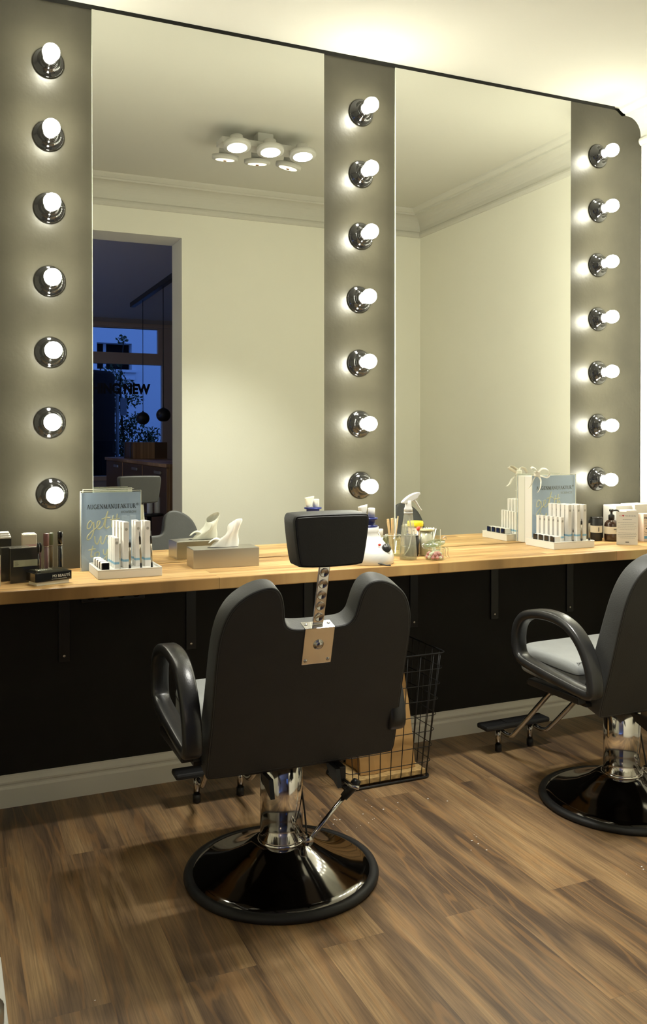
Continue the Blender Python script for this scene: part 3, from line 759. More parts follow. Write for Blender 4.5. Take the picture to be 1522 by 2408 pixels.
SCRIPT = [  # handwriting strokes in a unit frame x 0..1, z 0..1 (height of the sheet)
 [(.26,.60),(.20,.64),(.13,.60),(.12,.545),(.19,.55),(.27,.62),(.28,.52),(.22,.43),(.13,.40),(.12,.44),(.22,.50),(.34,.545)],
 [(.34,.545),(.42,.59),(.44,.63),(.38,.625),(.36,.56),(.42,.53),(.52,.57)],
 [(.52,.57),(.60,.70),(.64,.76),(.60,.68),(.56,.57),(.60,.535),(.68,.56)], [(.48,.655),(.60,.675),(.70,.67)],
 [(.78,.70),(.74,.60),(.74,.55),(.80,.56)], [(.70,.645),(.82,.65),(.94,.66)], [(.88,.72),(.84,.60),(.84,.55),(.90,.62),(.94,.60),(.93,.55)],
 [(.30,.44),(.32,.36),(.38,.345),(.46,.44),(.46,.36),(.52,.345),(.60,.44),(.66,.42)], [(.70,.42),(.64,.38),(.66,.33),(.74,.35),(.75,.41),(.70,.42)], [(.76,.42),(.80,.34),(.86,.42),(.90,.34),(.97,.44)],
 [(.26,.32),(.22,.24),(.21,.18),(.27,.19)], [(.14,.265),(.24,.275),(.33,.28)], [(.38,.24),(.31,.22),(.32,.17),(.39,.175),(.42,.22),(.38,.24)],
 [(.52,.27),(.53,.21),(.58,.20),(.64,.27),(.60,.14),(.52,.09),(.50,.12),(.62,.19)], [(.72,.25),(.67,.21),(.72,.18),(.77,.22),(.72,.25)], [(.80,.25),(.81,.19),(.87,.19),(.90,.25),(.91,.19)],
 [(.66,.10),(.74,.14),(.78,.11),(.70,.08),(.66,.04),(.74,.03),(.84,.06)],
]
def poster(label, x, y, w, h, rz, z0, double, sub='WOWBROW'):
    r = empty('acrylic_poster', label, 'poster', (x, y, z0), rz, 'blue posters in acrylic stands')
    b = B(); b.box(0,w,0,.0012,0,h); b.mi = 1; b.box(0,w,.0013,.003,0,h); b.build('printed_sheet', [blue_p, paper], r, label='blue printed sheet')
    B().box(-.003,w+.002,-.004,-.0015,-.002,h+.006).build('acrylic_front', acry, r)
    b = B(); b.box(-.0045,-.003,-.0045,-.001,-.002,h+.006); b.box(w+.0005,w+.002,-.0045,-.001,-.002,h+.006); b.box(-.004,w+.002,-.0045,-.001,h+.005,h+.0065)
    b.build('acrylic_rim', acry_edge, r)
    if double:
        b = B(); b.box(.01,w-.02,.022,.0245,-.002,h+.012); b.build('acrylic_back', acry, r)
        b = B(); b.box(.01,w-.02,.021,.0245,h+.0105,h+.012); b.box(.0085,.010,.021,.0245,-.002,h+.012); b.build('acrylic_rim', acry_edge, r)
    serif('AUGENMANUFAKTUR', w*.09, h*.79, .0165, w*.83).build('heading', ink, r)
    text('trademark', '®', .012, (w*.945,-.0003,h*.825), ink, r, ext=.0002, align='CENTER')
    text('subheading', sub, .014, (w*.93,-.0003,h*.725), ink_l, r, ext=.0002, align='RIGHT', fit=w*.27)
    b = B()
    for st in SCRIPT:
        b.tube([((.10+(p.x-.12)*.66)*w, -.0009, p.z*h) for p in spline([(a, 0, c_) for a, c_ in st], 6)], .0026, 6)
    b.xform(Matrix.Diagonal((1,.25,1,1))); b.build('handwriting', cream_p, r, label='cream handwritten script')
poster('pale blue lettered poster in clear acrylic behind the left product tray', .472,-.088,.219,.290,.0,.8665+.0,True)
poster('pale blue lettered poster behind the right product tray beside the ribbon bow', 2.524,-.0605,.250,.3165,.0,.8665,False,'SCIENCE')
# gift bag and ribbon
r = place('gift_bag', 'narrow white gift bag against the mirror behind the right-hand poster, tied with a bow', 'gift bag', 2.524,-.055,0)
B().box(0,.200,0,.0505,0,.314,.0010).build('bag_body', white_pl, r)
def ribbon(pts, w, name, par, up=(0,1,0)):
    pts = spline(pts, 7); b = B(); a = []; c_ = []
    U = Vector(up)*w/2
    ring = [[p-U, p+U, p+U+Vector((0,0,.0006)), p-U+Vector((0,0,.0006))] for p in pts]
    b.rings(ring, cap=True); return b.build(name, ribbon_m, par)
rb = place('ribbon_bow', 'cream satin ribbon bow on top of the white gift bag', 'ribbon', 2.528,-.070,0)
ribbon([(.012,-.002,.322),(.004,-.014,.345),(-.022,-.020,.358),(-.034,-.020,.352),(-.020,-.016,.340),(.006,-.006,.325)], .014, 'loop', rb, (.3,1,.5))
ribbon([(.012,-.002,.322),(.030,-.018,.350),(.060,-.022,.345),(.072,-.020,.322),(.058,-.018,.310),(.030,-.010,.316),(.012,-.004,.322)], .014, 'loop', rb, (.3,1,.5))
ribbon([(.010,-.004,.322),(-.015,-.014,.300),(-.030,-.016,.275),(-.046,-.018,.262)], .013, 'tail', rb, (1,.4,.3))
ribbon([(.014,-.004,.322),(.024,-.016,.300),(.022,-.016,.262),(.008,-.014,.240)], .012, 'tail', rb, (1,.4,.3))
B().box(.000,.026,-.014,.006,.314,.340,.005).build('knot', ribbon_m, rb)
# ---- tissue box
r = place('tissue_box', 'brushed steel tissue box on the worktop in front of the left mirror', 'tissue box', .866,-.200,-.045)
b = B(); W_, D_, H_ = .258,.118,.073
b.box(0,W_,0,D_,0,H_-.001,.0015); b.build('box_shell', steel, r)
B().lathe([(.001,H_-.0008),(.034,H_-.0008),(.034,H_-.0002)], (0,0,0), 'Z', 32).xform(Matrix.Translation((W_/2,D_/2,0)) @ Matrix.Diagonal((1.8,.55,1,1))).build('slot', black_pl, r)
def tissue():
    b = B(); ring = []
    N = 26
    prof_ = [(0,.0,.055,.014),(.018,.006,.050,.016),(.036,.016,.036,.020),(.052,.028,.026,.022),(.070,.036,.026,.020),(.084,.040,.030,.013),(.088,.040,.030,.006)]
    for z, sx, hx, hy in prof_:
        row_ = []
        for i in range(N):
            a = 2*PI*i/N; fold = 1+.30*math.sin(3*a+z*30)+.14*math.sin(7*a)
            zx = z + .020*math.cos(a+.8)*(z/.088)
            row_.append((sx+hx*math.cos(a)*(.85+.15*fold), hy*math.sin(a)*fold, zx))
        ring.append(row_)
    b.rings(ring, cap=False)
    # a folded flap lying over the left of the slot
    ring = []
    for k in range(7):
        t = k/6; cx = -.052+.012*math.sin(t*PI); row_ = []
        for i in range(12):
            a = 2*PI*i/12; row_.append((-.010-.050*t+.004*math.cos(a), .014*math.sin(a)*(1-.3*t), .006+.020*math.sin(t*PI*.85)+(.016*(1-t*.7))*(.5+.5*math.cos(a))))
        ring.append(row_)
    b.rings(ring, cap=True)
    return b
o = tissue().build('tissue', tissue_m); o.location = (.866+.138,-.200+.052,ZC+H_); o.rotation_euler = (0,0,-.1)
tag(o, 'white paper tissue pulled up out of the steel tissue box', 'tissue')

# ------------------------------------------------------------------ wax warmer and middle cluster
def warmer():
    x, y = 1.556,-.305
    r = place('wax_warmer', 'white wax warmer with black dial, half hidden behind the headrest', 'wax warmer', x, y, 0)
    rings_ = []
    for z, rx, ry, dy in ((0,.089,.095,0),(.004,.093,.099,0),(.030,.092,.098,0),(.048,.088,.093,.001),(.056,.082,.086,.004),(.080,.064,.062,.014),(.100,.050,.048,.018),(.108,.042,.040,.020),(.120,.043,.041,.020),(.140,.044,.042,.020)):
        rings_.append([(rx*math.cos(2*PI*i/40), dy+ry*math.sin(2*PI*i/40)*(1.0), z) for i in range(40)])
    B().rings(rings_).build('body', white_pl, r)
    kn = B().lathe([(.018,0),(.018,.012),(.0165,.0145)], seg=28); kn.xform(Matrix.Translation((.034,-.068,.060)) @ Matrix.Rotation(math.radians(58), 4, 'X')); kd = kn.build('dial', black_pl, r)
    q = B(); q.box(-.001,.001,.002,.014,.0146,.0152); q.xform(Matrix.Translation((.034,-.068,.060)) @ Matrix.Rotation(math.radians(58), 4, 'X')); q.build('pointer', white_pl, kd)
    B().sphere((.008,-.066,.077), .0050, 12, (1.4,.7,1)).build('indicator_lamp', red_p, r)
    can = B().lathe([(.0395,.140),(.0395,.146),(.030,.149),(.030,.168),(.040,.171),(.040,.176),(.026,.177)], (0,.020,0), seg=32).build('wax_can', blue_dp, r, label='deep blue wax can with flared rim')
    B().tube(spline([(-.02,-.092,.010),(.0,-.104,.006),(.015,-.112,.003),(.030,-.118,.003)], 6), .0025, 8).build('power_cord', black_pl, r)
warmer()
b = B()
ring = []
for z, rx, ry in ((.0,.012,.010),(.02,.016,.011),(.040,.021,.010),(.046,.022,.008)):
    ring.append([(rx*math.cos(2*PI*i/16)*(1+.15*math.sin(5*2*PI*i/16)), ry*math.sin(2*PI*i/16), z+.004*math.cos(2*PI*i/16)) for i in range(16)])
b.rings(ring)
o = b.build('cloth_wipe', tissue_m); o.location = (1.536,-.282,ZC+.1785); o.rotation_euler = (0,0,.2); tag(o, 'folded white cloth wipe standing on the blue wax can, taller left one', 'cloth', 'white wipes on the wax can')
o = B().lathe([(.014,0),(.0145,.034),(.011,.036)], seg=18).build('paper_roll', paper); o.location = (1.572,-.285,ZC+.1785); tag(o, 'small white paper roll on the blue wax can beside the folded wipe', 'paper roll')
# tweezers leaning on the warmer
r = empty('tweezers', 'slim metal tweezers leaning against the right side of the wax warmer', 'tweezers', (1.668,-.262,ZC))
B().tube([(0,0,.0015),(-.048,.018,.120)], [.0028,.0022], 8).build('arm', steel, r); B().tube([(-.004,.004,.0015),(-.052,.024,.118)], [.0028,.0022], 8).build('arm', steel, r)

def cup(x, y, rad, h, label, m=glass, grp='glass cups in the middle of the worktop', name='glass_cup', cat='cup'):
    r = empty(name, label, cat, (x,y,ZC), 0, grp)
    B().lathe([(.001,.001),(rad*.88,.001),(rad,.006),(rad,h),(rad-.0018,h),(rad-.0018,.007),(.001,.005)], seg=32, cap=False).build('cup_wall', m, r)
    B().tube([(rad*math.cos(a),rad*math.sin(a),h) for a in [2*PI*i/28 for i in range(28)]], .0013, 6, closed=True).build('rim', mat('glass_rim', (.55,.58,.52), .1), r)
    return r
cup(1.742,-.150,.034,.085,'clear glass cup holding wooden spatulas behind the spray bottle')
for k, (dx, dy, ta, tb, h) in enumerate(((-.014,.006,-.14,.05,.148),(-.006,-.004,-.20,.02,.140),(.002,.008,-.07,.03,.150),(-.004,.014,-.10,.1,.152),(.010,.002,.10,.02,.146),(.016,.010,.20,.05,.158),(.006,-.008,.05,-.03,.142))):
    o = B().box(-.0055,.0055,-.0009,.0009,0,h,.0008).build('wooden_spatula', pale_wood if k not in (4,) else paper)
    o.location = (1.742+dx*.45,-.150+dy*.5,ZC+.0075); o.rotation_euler = (tb, ta, .15*k)
    tag(o, 'pale wooden spatula in the glass cup behind the spray bottle, '+('leaning left in the middle','leaning furthest left','second from the left','rearmost leaning left','whitish one leaning right','leaning furthest right','upright front one')[k], 'spatula', 'wooden spatulas in the glass cup')
cup(1.700,-.120,.026,.078,'small clear glass with white bottle top in it, left of the spatulas')
r = place('nail_brush', 'short white-capped bottle standing in the left glass cup', 'bottle', 1.700,-.120,0,ZC+.0075)
B().lathe([(.014,0),(.014,.060),(.009,.066)], seg=18).build('bottle_body', glass_g, r); B().lathe([(.0095,.066),(.0095,.100),(.008,.102)], seg=18).build('bottle_cap', white_pl, r)
r['label'] = 'small white-capped glass bottle standing in the left glass cup'; r.name = 'small_bottle'
cup(1.803,-.200,.030,.088,'black mesh pen cup behind the spray bottle', mat('black_mesh', (.02,.02,.022), .4), 'pen cups', 'pen_cup')
for k, (dx, ta, m_, c_, h) in enumerate(((.008,.16,red_p,'red topped',.125),(.002,.05,white_pl,'white',.118),(-.008,-.10,blue_dp,'blue',.112),(.012,.26,steel,'steel',.112))):
    r = empty('pen', '%s pen leaning in the black cup behind the spray bottle' % c_, 'pen', (1.803+dx*1.6,-.205,ZC+.0075), 0, 'pens in the black cup'); r.rotation_euler = (0, ta, 0)
    B().lathe([(.0032,0),(.0032,h*.8)], seg=10).build('barrel', steel if k == 0 else m_, r); B().sphere((0,0,h*.86), .0085 if k == 0 else .004, 10, (1,1,1.2)).build('cap', m_, r)
r = place('cream_jar', 'pale jar with a bright yellow lid behind the spray bottle', 'jar', 1.858,-.135)
B().lathe([(.030,0),(.031,.004),(.031,.112),(.027,.116)], seg=32).build('jar_body', mat('pink_cream_jar', (.72,.55,.42), .4), r)
B().lathe([(.0335,.116),(.0345,.119),(.0345,.134),(.032,.138)], seg=32).build('lid', yellow_p, r, label='bright yellow lid')
r = place('glass_jar', 'clear storage jar filled with cream powder beside the yellow lid', 'jar', 1.863,-.214)
B().lathe([(.026,0),(.028,.004),(.028,.105)], seg=32).build('jar_wall', glass, r)
B().lathe([(.025,.004),(.025,.045),(.0255,.050),(.025,.100)], seg=32).build('powder_fill', mat('cream_powder', (.66,.60,.48), .7), r)
B().lathe([(.029,.104),(.029,.110)], seg=32).build('lid', mat('olive_metal', (.45,.42,.22), .4), r)
r = place('cotton_swab_box', 'clear open acrylic box of cotton swabs by the mirror', 'box', 1.922,-.120)
for (x0,x1,y0,y1) in ((0,.070,0,.002),(0,.070,.048,.050),(0,.002,.002,.048),(.068,.070,.002,.048)):
    B().box(x0,x1,y0,y1,.002,.095).build('side_panel', acry, r)
b = B(); b.box(0,.070,0,.05,0,.002); b.box(.0685,.0705,-.0005,.002,.002,.0955); b.box(.0685,.0705,.048,.0505,.002,.0955); b.box(.0,.0705,.048,.0505,.0945,.0958); b.build('box_rim', acry_edge, r)
for k in range(16):
    o = B(); o.cyl((0,0,0),(0,0,.080),.0012,seg=6); o.sphere((0,0,.086),.0042,8,(1,1,1.7)); o.sphere((0,0,.004),.003,8,(1,1,1.7))
    o = o.build('cotton_swab', tissue_m); o.location = (1.936+(k%4)*.012+random.uniform(-.002,.002),-.110+(k//4)*.0095,ZC+.009); o.rotation_euler = (random.uniform(-.08,.08), random.uniform(-.12,.12), 0)
    tag(o, 'white cotton swab bunched upright in the clear acrylic box', 'cotton swab', 'cotton swabs in the acrylic box')
o = B().cyl((0,0,0),(.030,0,.105),.0022,seg=8).build('white_stick', paper); o.location = (1.898,-.190,ZC+.003); tag(o, 'single white stick leaning to the right beside the yellow-lidded jar', 'stick')
# spray bottle
def spray():
    r = place('spray_bottle', 'tall translucent spray bottle with white trigger head on the worktop', 'spray bottle', 1.737,-.290,.0)
    B().lathe([(.030,0),(.0345,.002),(.0355,.008),(.0345,.030),(.0305,.085),(.0235,.145),(.0175,.186)], seg=40, cap=False).build('bottle_body', bottle_pl, r)
    B().lathe([(.001,.003),(.0325,.004),(.0328,.025),(.0312,.056),(.001,.0565)], seg=36, cap=False).build('water', bottle_wa, r)
    B().tube(spline([(.0,0,.190),(.010,0,.140),(.014,0,.095),(.002,0,.045),(-.020,0,.018)], 6), .0022, 8).build('dip_tube', white_pl, r)
    B().lathe([(.0178,.184),(.0182,.194)], seg=28).build('grip_ring', mat('grey_plastic', (.45,.44,.40), .4), r)
    B().lathe([(.0178,.195),(.0170,.208),(.0140,.213),(.0130,.222),(.0120,.240)], seg=28).build('collar', white_pl, r)
    prof_ = [(-.031,.234),(-.020,.2445),(-.004,.2565),(.014,.2655),(.032,.2710),(.046,.2730),(.053,.2690),(.052,.2620),(.044,.2580),(.040,.2480),(.028,.2430),(.014,.2360),(.000,.2310),(-.018,.2275),(-.028,.2290)]
    op = smooth_poly(prof_, 2)
    area = sum(a[0]*b_[1]-b_[0]*a[1] for a, b_ in zip(op, op[1:]+op[:1]))
    if area < 0: op = op[::-1]
    hd = B(); hd.rings([[(x,-.0095,z) for x, z in offset(op,.0025)],[(x,-.0070,z) for x, z in op],[(x,.0070,z) for x, z in op],[(x,.0095,z) for x, z in offset(op,.0025)]])
    hd.build('spray_head', white_pl, r)
    tr = B(); tp = spline([(.026,0,.242),(.036,0,.230),(.046,0,.215),(.062,0,.197)], 6); tr.tube(tp, [.0065-.0035*(i/(len(tp)-1)) for i in range(len(tp))], 8); tr.xform(Matrix.Diagonal((1,1.3,1,1))); tr.build('trigger', white_pl, r)
spray()
# candy jar
def candy():
    x, y = 1.832,-.336
    r = place('clip_jar', 'small clip-top glass jar of pink and white balls at the front of the worktop', 'jar', x, y)
    B().lathe([(.030,0),(.037,.002),(.040,.008),(.041,.038),(.039,.044),(.042,.048),(.042,.053)], seg=40, cap=False).build('jar_wall', glass, r)
    lid = B().lathe([(.042,0),(.044,.004),(.043,.009),(.036,.014),(.022,.018),(.001,.019)], seg=40); lid.xform(Matrix.Translation((.002,0,.060)) @ Matrix.Rotation(-.22, 4, 'Y')); lid.build('glass_lid', glass_g, r)
    B().tube([(.043*math.cos(a),.043*math.sin(a),.047) for a in [2*PI*i/36 for i in range(36)]], .0011, 6, closed=True).build('wire_ring', chrome_d, r)
    b = B(); b.tube(spline([(-.043,-.010,.047),(-.056,-.012,.050),(-.058,0,.062),(-.044,0,.068)],5),.0011,6); b.tube(spline([(.043,-.010,.047),(.058,-.010,.045),(.060,-.006,.020),(.068,-.006,.006)],5),.0011,6); b.tube(spline([(.043,.010,.047),(.056,.008,.040),(.056,.006,.012),(.068,.004,.006)],5),.0011,6); b.tube(spline([(.036,0,.083),(.050,0,.092),(.056,0,.082),(.046,0,.075)],5),.0012,6)
    b.build('wire_bail', chrome_d, r)
    rnd = random.Random(3); n = 0; pts = []
    for lay, z in enumerate((.0105,.0235)):
        for rr_, cnt in ((0,1),(.0155,5),(.0295,11)) if lay == 0 else ((.009,3),(.0245,8)):
            for i in range(cnt):
                a = 2*PI*i/cnt+lay*.4
                pts.append((rr_*math.cos(a), rr_*math.sin(a), z+rnd.uniform(-.001,.002)))
    pm = {}
    for k, p_ in enumerate(pts):
        c_ = 'pink' if k % 3 else 'white'
        if c_ not in pm: o = B().sphere((0,0,0), .0074, 14).build('candy_ball', pink_c if c_ == 'pink' else white_c); pm[c_] = o
        else: o = pm[c_].copy(); C.objects.link(o)
        o.location = (x+p_[0], y+p_[1], ZC+p_[2]); tag(o, '%s candy ball in the clip-top glass jar' % c_, 'candy', '%s candy balls in the clip jar' % c_)
candy()

# ------------------------------------------------------------------ counter things, right
r = place('black_canister', 'black cylindrical canister with cream label left of the amber pump bottle', 'canister', 2.890,-.075)
B().lathe([(.0265,0),(.028,.003),(.028,.108),(.026,.110)], seg=36).build('can_body', black_pl, r)
B().lathe([(.0284,.040),(.0284,.073)], seg=36, cap=False).build('label_wrap', label_c, r, label='cream paper label')
B().lathe([(.0278,.108),(.0285,.110),(.0285,.113),(.0272,.114)], seg=36).build('lid', black_gl, r)
b = B(); [b.box(-.012+.004*k,-.0105+.004*k,-.0292,-.0282,.046,.066) for k in range(2)]; b.build('label_text', ink, r)
r = place('pump_bottle', 'amber pump bottle with cream label and black pump between canister and card', 'bottle', 2.945,-.118)
B().lathe([(.030,0),(.0325,.003),(.0335,.010),(.0335,.074),(.031,.086),(.022,.097),(.0135,.102),(.0125,.108)], seg=40).build('bottle_body', amber, r)
B().lathe([(.0339,.036),(.0339,.070)], seg=40, cap=False).build('label_wrap', label_c, r, label='cream paper label')
pm_ = B(); pm_.lathe([(.0145,.104),(.0145,.122),(.012,.126),(.0055,.128),(.0055,.140),(.011,.142),(.011,.150),(.006,.153)], seg=24); pm_.tube([(0,0,.147),(.022,-.012,.147),(.031,-.017,.142)], [.005,.004,.003], 10); pm_.build('pump', black_pl, r)
text('label_text', 'HAND BODY', .0075, (.006,-.0345,.056), ink, r, align='CENTER', bold=.0002); text('label_text', 'WASH', .0065, (.006,-.0345,.048), ink, r, align='CENTER')
# white cartons behind
tag(B().box(2.985,3.085,-.105,-.015,ZC,ZC+.166,.002).build('white_carton', paper), 'plain white carton behind the pump bottle against the dark panel', 'carton', 'white cartons at the right wall')
tag(B().box(3.092,3.200,-.115,-.018,ZC,ZC+.170,.002).build('white_carton', paper), 'plain white carton in the corner against the right wall', 'carton', 'white cartons at the right wall')
tag(B().box(2.995,3.060,-.165,-.115,ZC,ZC+.148,.002).build('white_carton', paper), 'smaller white carton in front of the others behind the white card', 'carton', 'white cartons at the right wall')
# standing card
r = place('standing_card', 'white standing card printed with a red heart and lines of text', 'card', 2.868,-.238,-.60)
h_ = .152; w_ = .094
q = B(); q.box(0,w_,0,.0012,0,h_); q.build('card_face', paper, r)
B().box(.001,w_-.001,.0015,.0025,0,.002).build('card_fold', paper, r)
q = B(); q.prism([(.0,0),(.0,.001),(.024,.001),(.024,0)], .0,.001,'XY'); q.build('card_foot', paper, r)
text('card_heading', 'WE', .0095, (.010,-.0003,.130), pinkish, r, ext=.0001); text('card_heading', 'YOUR SKIN', .0095, (.036,-.0003,.130), ink_l, r, ext=.0001)
ht = [(0,-.0055),(.006,.0008),(.0055,.0042),(.003,.005),(0,.0028),(-.003,.005),(-.0055,.0042),(-.006,.0008)]
B().prism([(.029+a*.75,.1335+c_*.75) for a, c_ in ht], -.0006, 0).build('heart', mat('dark_red_print', (.50,.03,.06), .5), r)
b = B(); rnd = random.Random(5)
for k in range(12):
    z = .116-k*.0078
    if k in (1,7): continue
    w2 = (.040,.0,.082,.060,.082,.082,.066,.0,.078,.084,.080,.066)[k]*.5
    x_ = w_/2-w2
    while x_ < w_/2+w2:
        L_ = rnd.uniform(.003,.008); b.box(x_, min(x_+L_, w_/2+w2), -.0004, 0, z, z+.0014); x_ += L_+.0014
b.build('text_lines', ink_l, r)
B().box(w_/2-.008,w_/2+.008,-.0005,0,.010,.013).build('signature', ink, r)
# printed box at the right edge
r = place('printed_box', 'white box with dark face drawing and blue rectangle at the right edge of the photo', 'box', 3.062,-.205,-.25)
B().box(0,.085,0,.05,0,.132,.0012).build('box_body', mat('pinkish_card', (.72,.60,.52), .6), r)
text('lettering', 'netics', .020, (.003,-.0004,.108), ink, r, ext=.0002, bold=.0003)
b = B(); [b.box(.004,.004+w2,-.0005,0,z,z+.0012) for z, w2 in ((.100,.05),(.088,.055),(.084,.045),(.034,.02))]; b.build('text_lines', ink_l, r)
b = B(); b.tube([(p.x,-.0002,p.z) for p in spline([(.006,0,.072),(.012,0,.076),(.019,0,.071),(.019,0,.062),(.014,0,.060),(.017,0,.066)],5)], .0008, 5)
b.tube([(p.x,-.0002,p.z) for p in spline([(.004,0,.050),(.009,0,.044),(.017,0,.043),(.020,0,.050)],5)], .0006, 5); b.sphere((.015,-.0003,.062),.003,8,(1,.15,1)); b.build('face_drawing', ink, r)
B().box(.004,.024,-.0006,0,.014,.026).build('blue_rectangle', blue_r, r)

# ------------------------------------------------------------------ things near the camera, lower left
r = empty('white_cabinet', 'low white cabinet cut off by the lower left edge of the photo', 'cabinet', (-.36,-2.20,0))
b = B(); b.box(0,.445,0,.335,.05,.482,.003); b.box(.02,.43,.02,.32,0,.05); b.build('cabinet_body', white_pl, r)
B().box(-.005,.447,-.01,.338,.482,.498,.002).build('cabinet_top', white_pl, r)
tag(B().lathe([(.030,0),(.034,.004),(.034,.03),(.020,.045),(.012,.05)], (.047,-2.045,.4985), seg=24).build('metal_dish', steel), 'small grey metal dish on the low white cabinet at the lower left edge', 'dish')
# crumbs on the floor
b = B(); rnd = random.Random(11)
for cx, cy, n, s in ((1.40,-.60,22,.10),(1.62,-.95,6,.08),(2.0,-1.35,5,.12),(.35,-1.25,1,.02)):
    for k in range(n):
        x_, y_ = cx+rnd.gauss(0,s), cy+rnd.gauss(0,s*.6); q = rnd.uniform(.0008,.0028)
        b.box(x_-q, x_+q, y_-q*.7, y_+q*.7, .0002, .0002+q*.5)
tag(b.build('floor_crumbs', paper), 'tiny white crumbs scattered on the brown floor round the near chair', 'crumbs', kind='stuff')

# ------------------------------------------------------------------ ceiling spot fixture (seen in the mirror)
def fixture():
    r = empty('ceiling_spotlight', 'grey ceiling fitting with six round halogen spots, seen in the left mirror', 'ceiling light', (1.605,-1.085,H))
    B().box(-.045,.045,-.035,.035,-.055,0,.003).build('ceiling_mount', fix_grey, r)
    B().box(-.25,.25,-.055,.055,-.085,-.055,.003).build('mounting_plate', fix_grey, r)
    for row_, (yy, tiltx) in enumerate(((.105, .28), (-.105, -.30))):
        for k, xx in enumerate((-.185,0,.185)):
            b = B(); b.lathe([(.034,.012),(.034,.050)], seg=28); b.lathe([(.071,-.014),(.0725,-.008),(.0725,.008),(.060,.012),(.034,.013)], seg=40); b.mi = 1; b.lathe([(.036,.0105),(.036,.0160)], seg=28)
            tz = (0,-.05,.16)[k] if row_ else 0
            M_ = Matrix.Translation((xx, yy, -.112)) @ Matrix.Rotation(tz, 4, 'Y') @ Matrix.Rotation(tiltx*.6, 4, 'X')
            b.xform(M_); hd = b.build('spot_head', [fix_grey, black_pl], r)
            q = B(); q.lathe([(.052,-.0160),(.050,-.0172),(.001,-.0175)], seg=32); q.xform(M_); q.build('lamp_face', reflector if row_ == 0 else reflector_d, hd, label='bright lamp face')
            q = B(); q.lathe([(.009,-.0180),(.009,-.0225),(.001,-.0230)], seg=14); q.xform(M_); q.build('burner', reflector if row_ == 0 else filament, hd)
            q = B(); q.tube([M_ @ Vector(v) for v in spline([(.010,.0,.058),(.035,-.02*(1 if row_ == 0 else -1),.070),(.055,-.045*(1 if row_ == 0 else -1),.055),(.04,-.06*(1 if row_ == 0 else -1),.035)], 6)], .0022, 6); q.build('cable', ink_l, hd)
            ld = bpy.data.lights.new('spot_beam', 'SPOT'); ld.energy = SPOT; ld.spot_size = math.radians(76); ld.spot_blend = 1.0; ld.color = (1,.98,.90); ld.shadow_soft_size = .045
            lo = bpy.data.objects.new('spot_beam', ld); C.objects.link(lo); lo.parent = hd
            lo.matrix_local = M_ @ Matrix.Translation((0,0,-.045))
fixture()

# ------------------------------------------------------------------ the next room, seen in the left mirror through the doorway
# long oak sideboard with drawers, front facing -x
def sideboard():
    X0 = 1.90
    r = empty('oak_sideboard', 'rustic oak sideboard with metal handles, seen through the doorway in the left mirror', 'sideboard', (X0,-4.55,0))
    L_ = 3.3
    B().box(.02,.55,-L_,0,.06,1.085,.003).build('carcass', cab_wood, r)
    B().box(-.005,.56,-L_-.01,.01,1.086,1.118,.002).build('sideboard_top', cab_wood, r)
    for k in range(3):
        y1 = -.01-k*1.08; y0 = y1-1.05
        d = B().box(0,.019,y0,y1,.07,1.08,.003).build('door', cab_wood, r)
        B().box(-.022,-.001,(y1-.31-.13),(y1-.31+.13),.985+.03,1.045,.004).build('handle', silver, d)
    B().box(.03,.54,-.05,-.02,0,.06).build('plinth', black_pl, r)
sideboard()
r = empty('wooden_case', 'tall brown wooden case on the oak sideboard below the street window', 'case', (2.02,-6.7,1.119))
B().box(0,.40,-.52,0,0,.19,.003).build('case_body', cab_wood, r); B().box(-.006,0,-.16,-.10,0,.19).build('dark_strap', black_pl, r); B().box(-.006,0,-.52,-.48,0,.19).build('dark_strap', black_pl, r)
r = empty('side_shelf', 'small dark round side table beyond the doorway in the left mirror', 'side table', (1.66,-4.2,0))
B().lathe([(.12,.680),(.125,.684),(.125,.696),(.12,.70)], seg=32).build('table_top', black_pl, r); B().lathe([(.02,.012),(.02,.68)], seg=16).build('pole', black_pl, r); B().lathe([(.11,0),(.11,.01),(.02,.02)], seg=28).build('foot', black_pl, r)
r.name = 'side_table'
for x, y, lab in ((1.665,-4.2,'left'),(1.735,-4.22,'right')):
    r = empty('lotion_bottle', 'white lotion bottle on the dark side table seen in the mirror, %s one' % lab, 'bottle', (x,y,.701), 0, 'white bottles on the dark side table')
    B().lathe([(.024,0),(.025,.004),(.025,.13),(.018,.145),(.012,.150)], seg=24).build('bottle_body', white_pl, r); B().lathe([(.0125,.150),(.0125,.175),(.010,.178)], seg=20).build('bottle_cap', white_pl, r)
    B().box(-.015,.015,-.0265,-.0235,.05,.10).build('label_print', ink_l, r)
# pendant rail with two ball lamps
r = empty('pendant_rail', 'long black ceiling rail carrying two ball pendants, seen in the left mirror', 'lamp rail', (2.13,-5.2,H))
B().box(-.03,.03,-2.07,.6,-.055,0,.004).build('rail_body', black_pl, r)
for yy, z, lab in ((-6.672,1.585,'left'),(-5.66,1.60,'right')):
    r = empty('pendant_lamp', 'black ball pendant lamp hanging on a thin cord, %s of the two in the mirror' % lab, 'pendant lamp', (2.13,yy,z), 0, 'black ball pendants')
    sh = []
    for k in range(15):
        a = PI*(.0+k/14*.86); sh.append((.074*math.sin(a)+.0005, .074*math.cos(a)))
    B().lathe(sh+[(.022,-.062),(.018,-.045),(.010,-.040)], seg=32, cap=False).build('shade', black_pl, r)
    B().lathe([(.018,-.0555),(.001,-.0555)], seg=16, cap=False).build('bulb', mat('dim_pendant_bulb', (.8,.8,.8), .4, emit=(1,.9,.7), es=.45), r)
    B().cyl((0,0,.07),(0,0,H-.056-z),.0035,seg=8).build('cord', black_pl, r)
    B().lathe([(.010,.070),(.010,.085),(.004,.09)], seg=12).build('cord_grip', black_pl, r)

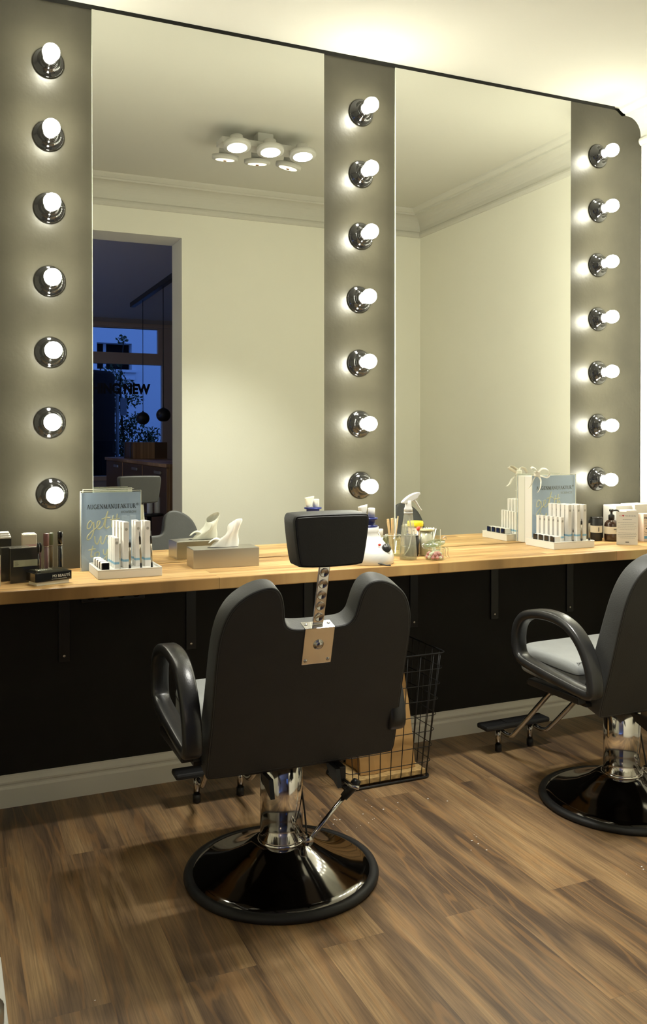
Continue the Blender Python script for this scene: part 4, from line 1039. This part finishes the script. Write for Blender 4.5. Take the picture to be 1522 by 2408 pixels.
# globe lamp added out of the mirror's view to warm the next room's light
r = empty('added_warm_lamp', 'unseen globe lamp added on the ceiling to warm the light of the next room', 'ceiling light', (-1.2,-5.2,H))
B().lathe([(.06,0),(.06,-.03),(.04,-.04)], seg=24).build('added_lamp_base', fix_grey, r)
B().sphere((0,0,-.13), .10, 24).build('globe', mat('added_warm_glow', (.9,.9,.9), .4, emit=(1,.80,.52), es=45.0), r)

# ------------------------------------------------------------------ the street outside
struct(B().box(-14,22,-30,YW-.25,-.2,-.03).build('ground_street', mat('asphalt', (.05,.05,.055), .9)))
r = empty('apartment_building', 'pale apartment building across the street, seen blue at dusk through the window in the mirror', 'building', (0,-16.0,0))
b = B(); b.box(-8,3.10,-.6,0,-.1,9); b.box(3.86,16,-.6,0,-.1,9); b.box(3.10,3.86,-.6,0,-.1,2.86); b.box(3.10,3.86,-.6,0,3.44,9); b.build('facade', outside_white, r)
w_ = B(); w_.box(3.11,3.85,-.35,-.3,2.86,3.44); w_.build('window', outside_dark, r)
b = B(); b.box(3.28,3.34,-.3,-.24,2.86,3.44); b.box(3.10,3.14,-.3,-.2,2.86,3.44); b.box(3.05,3.95,-.05,.08,2.80,2.86); b.box(3.02,3.92,0,.05,2.64,2.72); b.build('window_frame', outside_white, r)
r = empty('street_column', 'dark rounded column standing in the street outside the window in the mirror', 'column', (2.30,-12.0,0))
B().lathe([(.46,0),(.46,2.44),(.40,2.50),(.1,2.53)], seg=32).build('column_body', outside_dark, r)
B().box(-.18,.02,.455,.47,1.3,1.9).build('notice', mat('dull_notice', (.06,.06,.07), .8), r)
r = empty('street_pole', 'thin grey pole in the street beside the dark column outside the window', 'pole', (2.79,-11.9,0))
B().cyl((0,0,-.02),(0,0,2.35),.03).build('pole_shaft', mat('grey_steel_pole', (.10,.11,.12), .6), r); B().box(.05,.16,-.02,.02,1.75,2.05).build('sign_plate', mat('grey_sign', (.14,.15,.17), .6), r)
r = empty('street_tree', 'leafy tree outside the street window, dark against the blue facade', 'tree', (3.02,-12.4,0))
B().tube(spline([(0,0,-.03),(.02,0,.8),(-.05,0,1.6),(-.08,.0,2.4),(-.02,0,3.1)], 5), [.030]*8+[.020]*8+[.010]*5, 8).build('trunk', mat('night_bark', (.02,.017,.014), .9), r)
b = B(); rnd = random.Random(21)
cl = [(-.05,3.12,.10,60),(-.13,2.75,.16,110),(-.25,2.45,.26,240),(-.05,2.30,.22,160),(.12,2.05,.22,150),(-.25,1.95,.30,330),(.10,1.6,.30,380),(-.15,1.35,.38,560),(.45,1.35,.28,380),(.25,1.0,.45,700),(-.30,.9,.40,560),(.65,1.1,.25,260),(.05,1.1,.4,560)]
for cx, cz, rr_, n in cl:
    for k in range(int(n*.8)):
        a, t_, q = rnd.uniform(0,2*PI), math.acos(rnd.uniform(-1,1)), rr_*rnd.random()**.5
        p_ = Vector((cx+q*math.sin(t_)*math.cos(a), q*math.sin(t_)*math.sin(a), cz+q*math.cos(t_)*.8))
        u = Vector((rnd.gauss(0,1),rnd.gauss(0,1),rnd.gauss(0,1))).normalized(); v = u.cross(Vector((rnd.gauss(0,1),rnd.gauss(0,1),rnd.gauss(0,1)))).normalized(); s_ = rnd.uniform(.022,.045)
        vs_ = [b.b.verts.new(p_+u*s_), b.b.verts.new(p_+v*s_*.5), b.b.verts.new(p_-u*s_), b.b.verts.new(p_-v*s_*.5)]
        b.b.faces.new(vs_)
b.build('foliage', leaf_m, r)
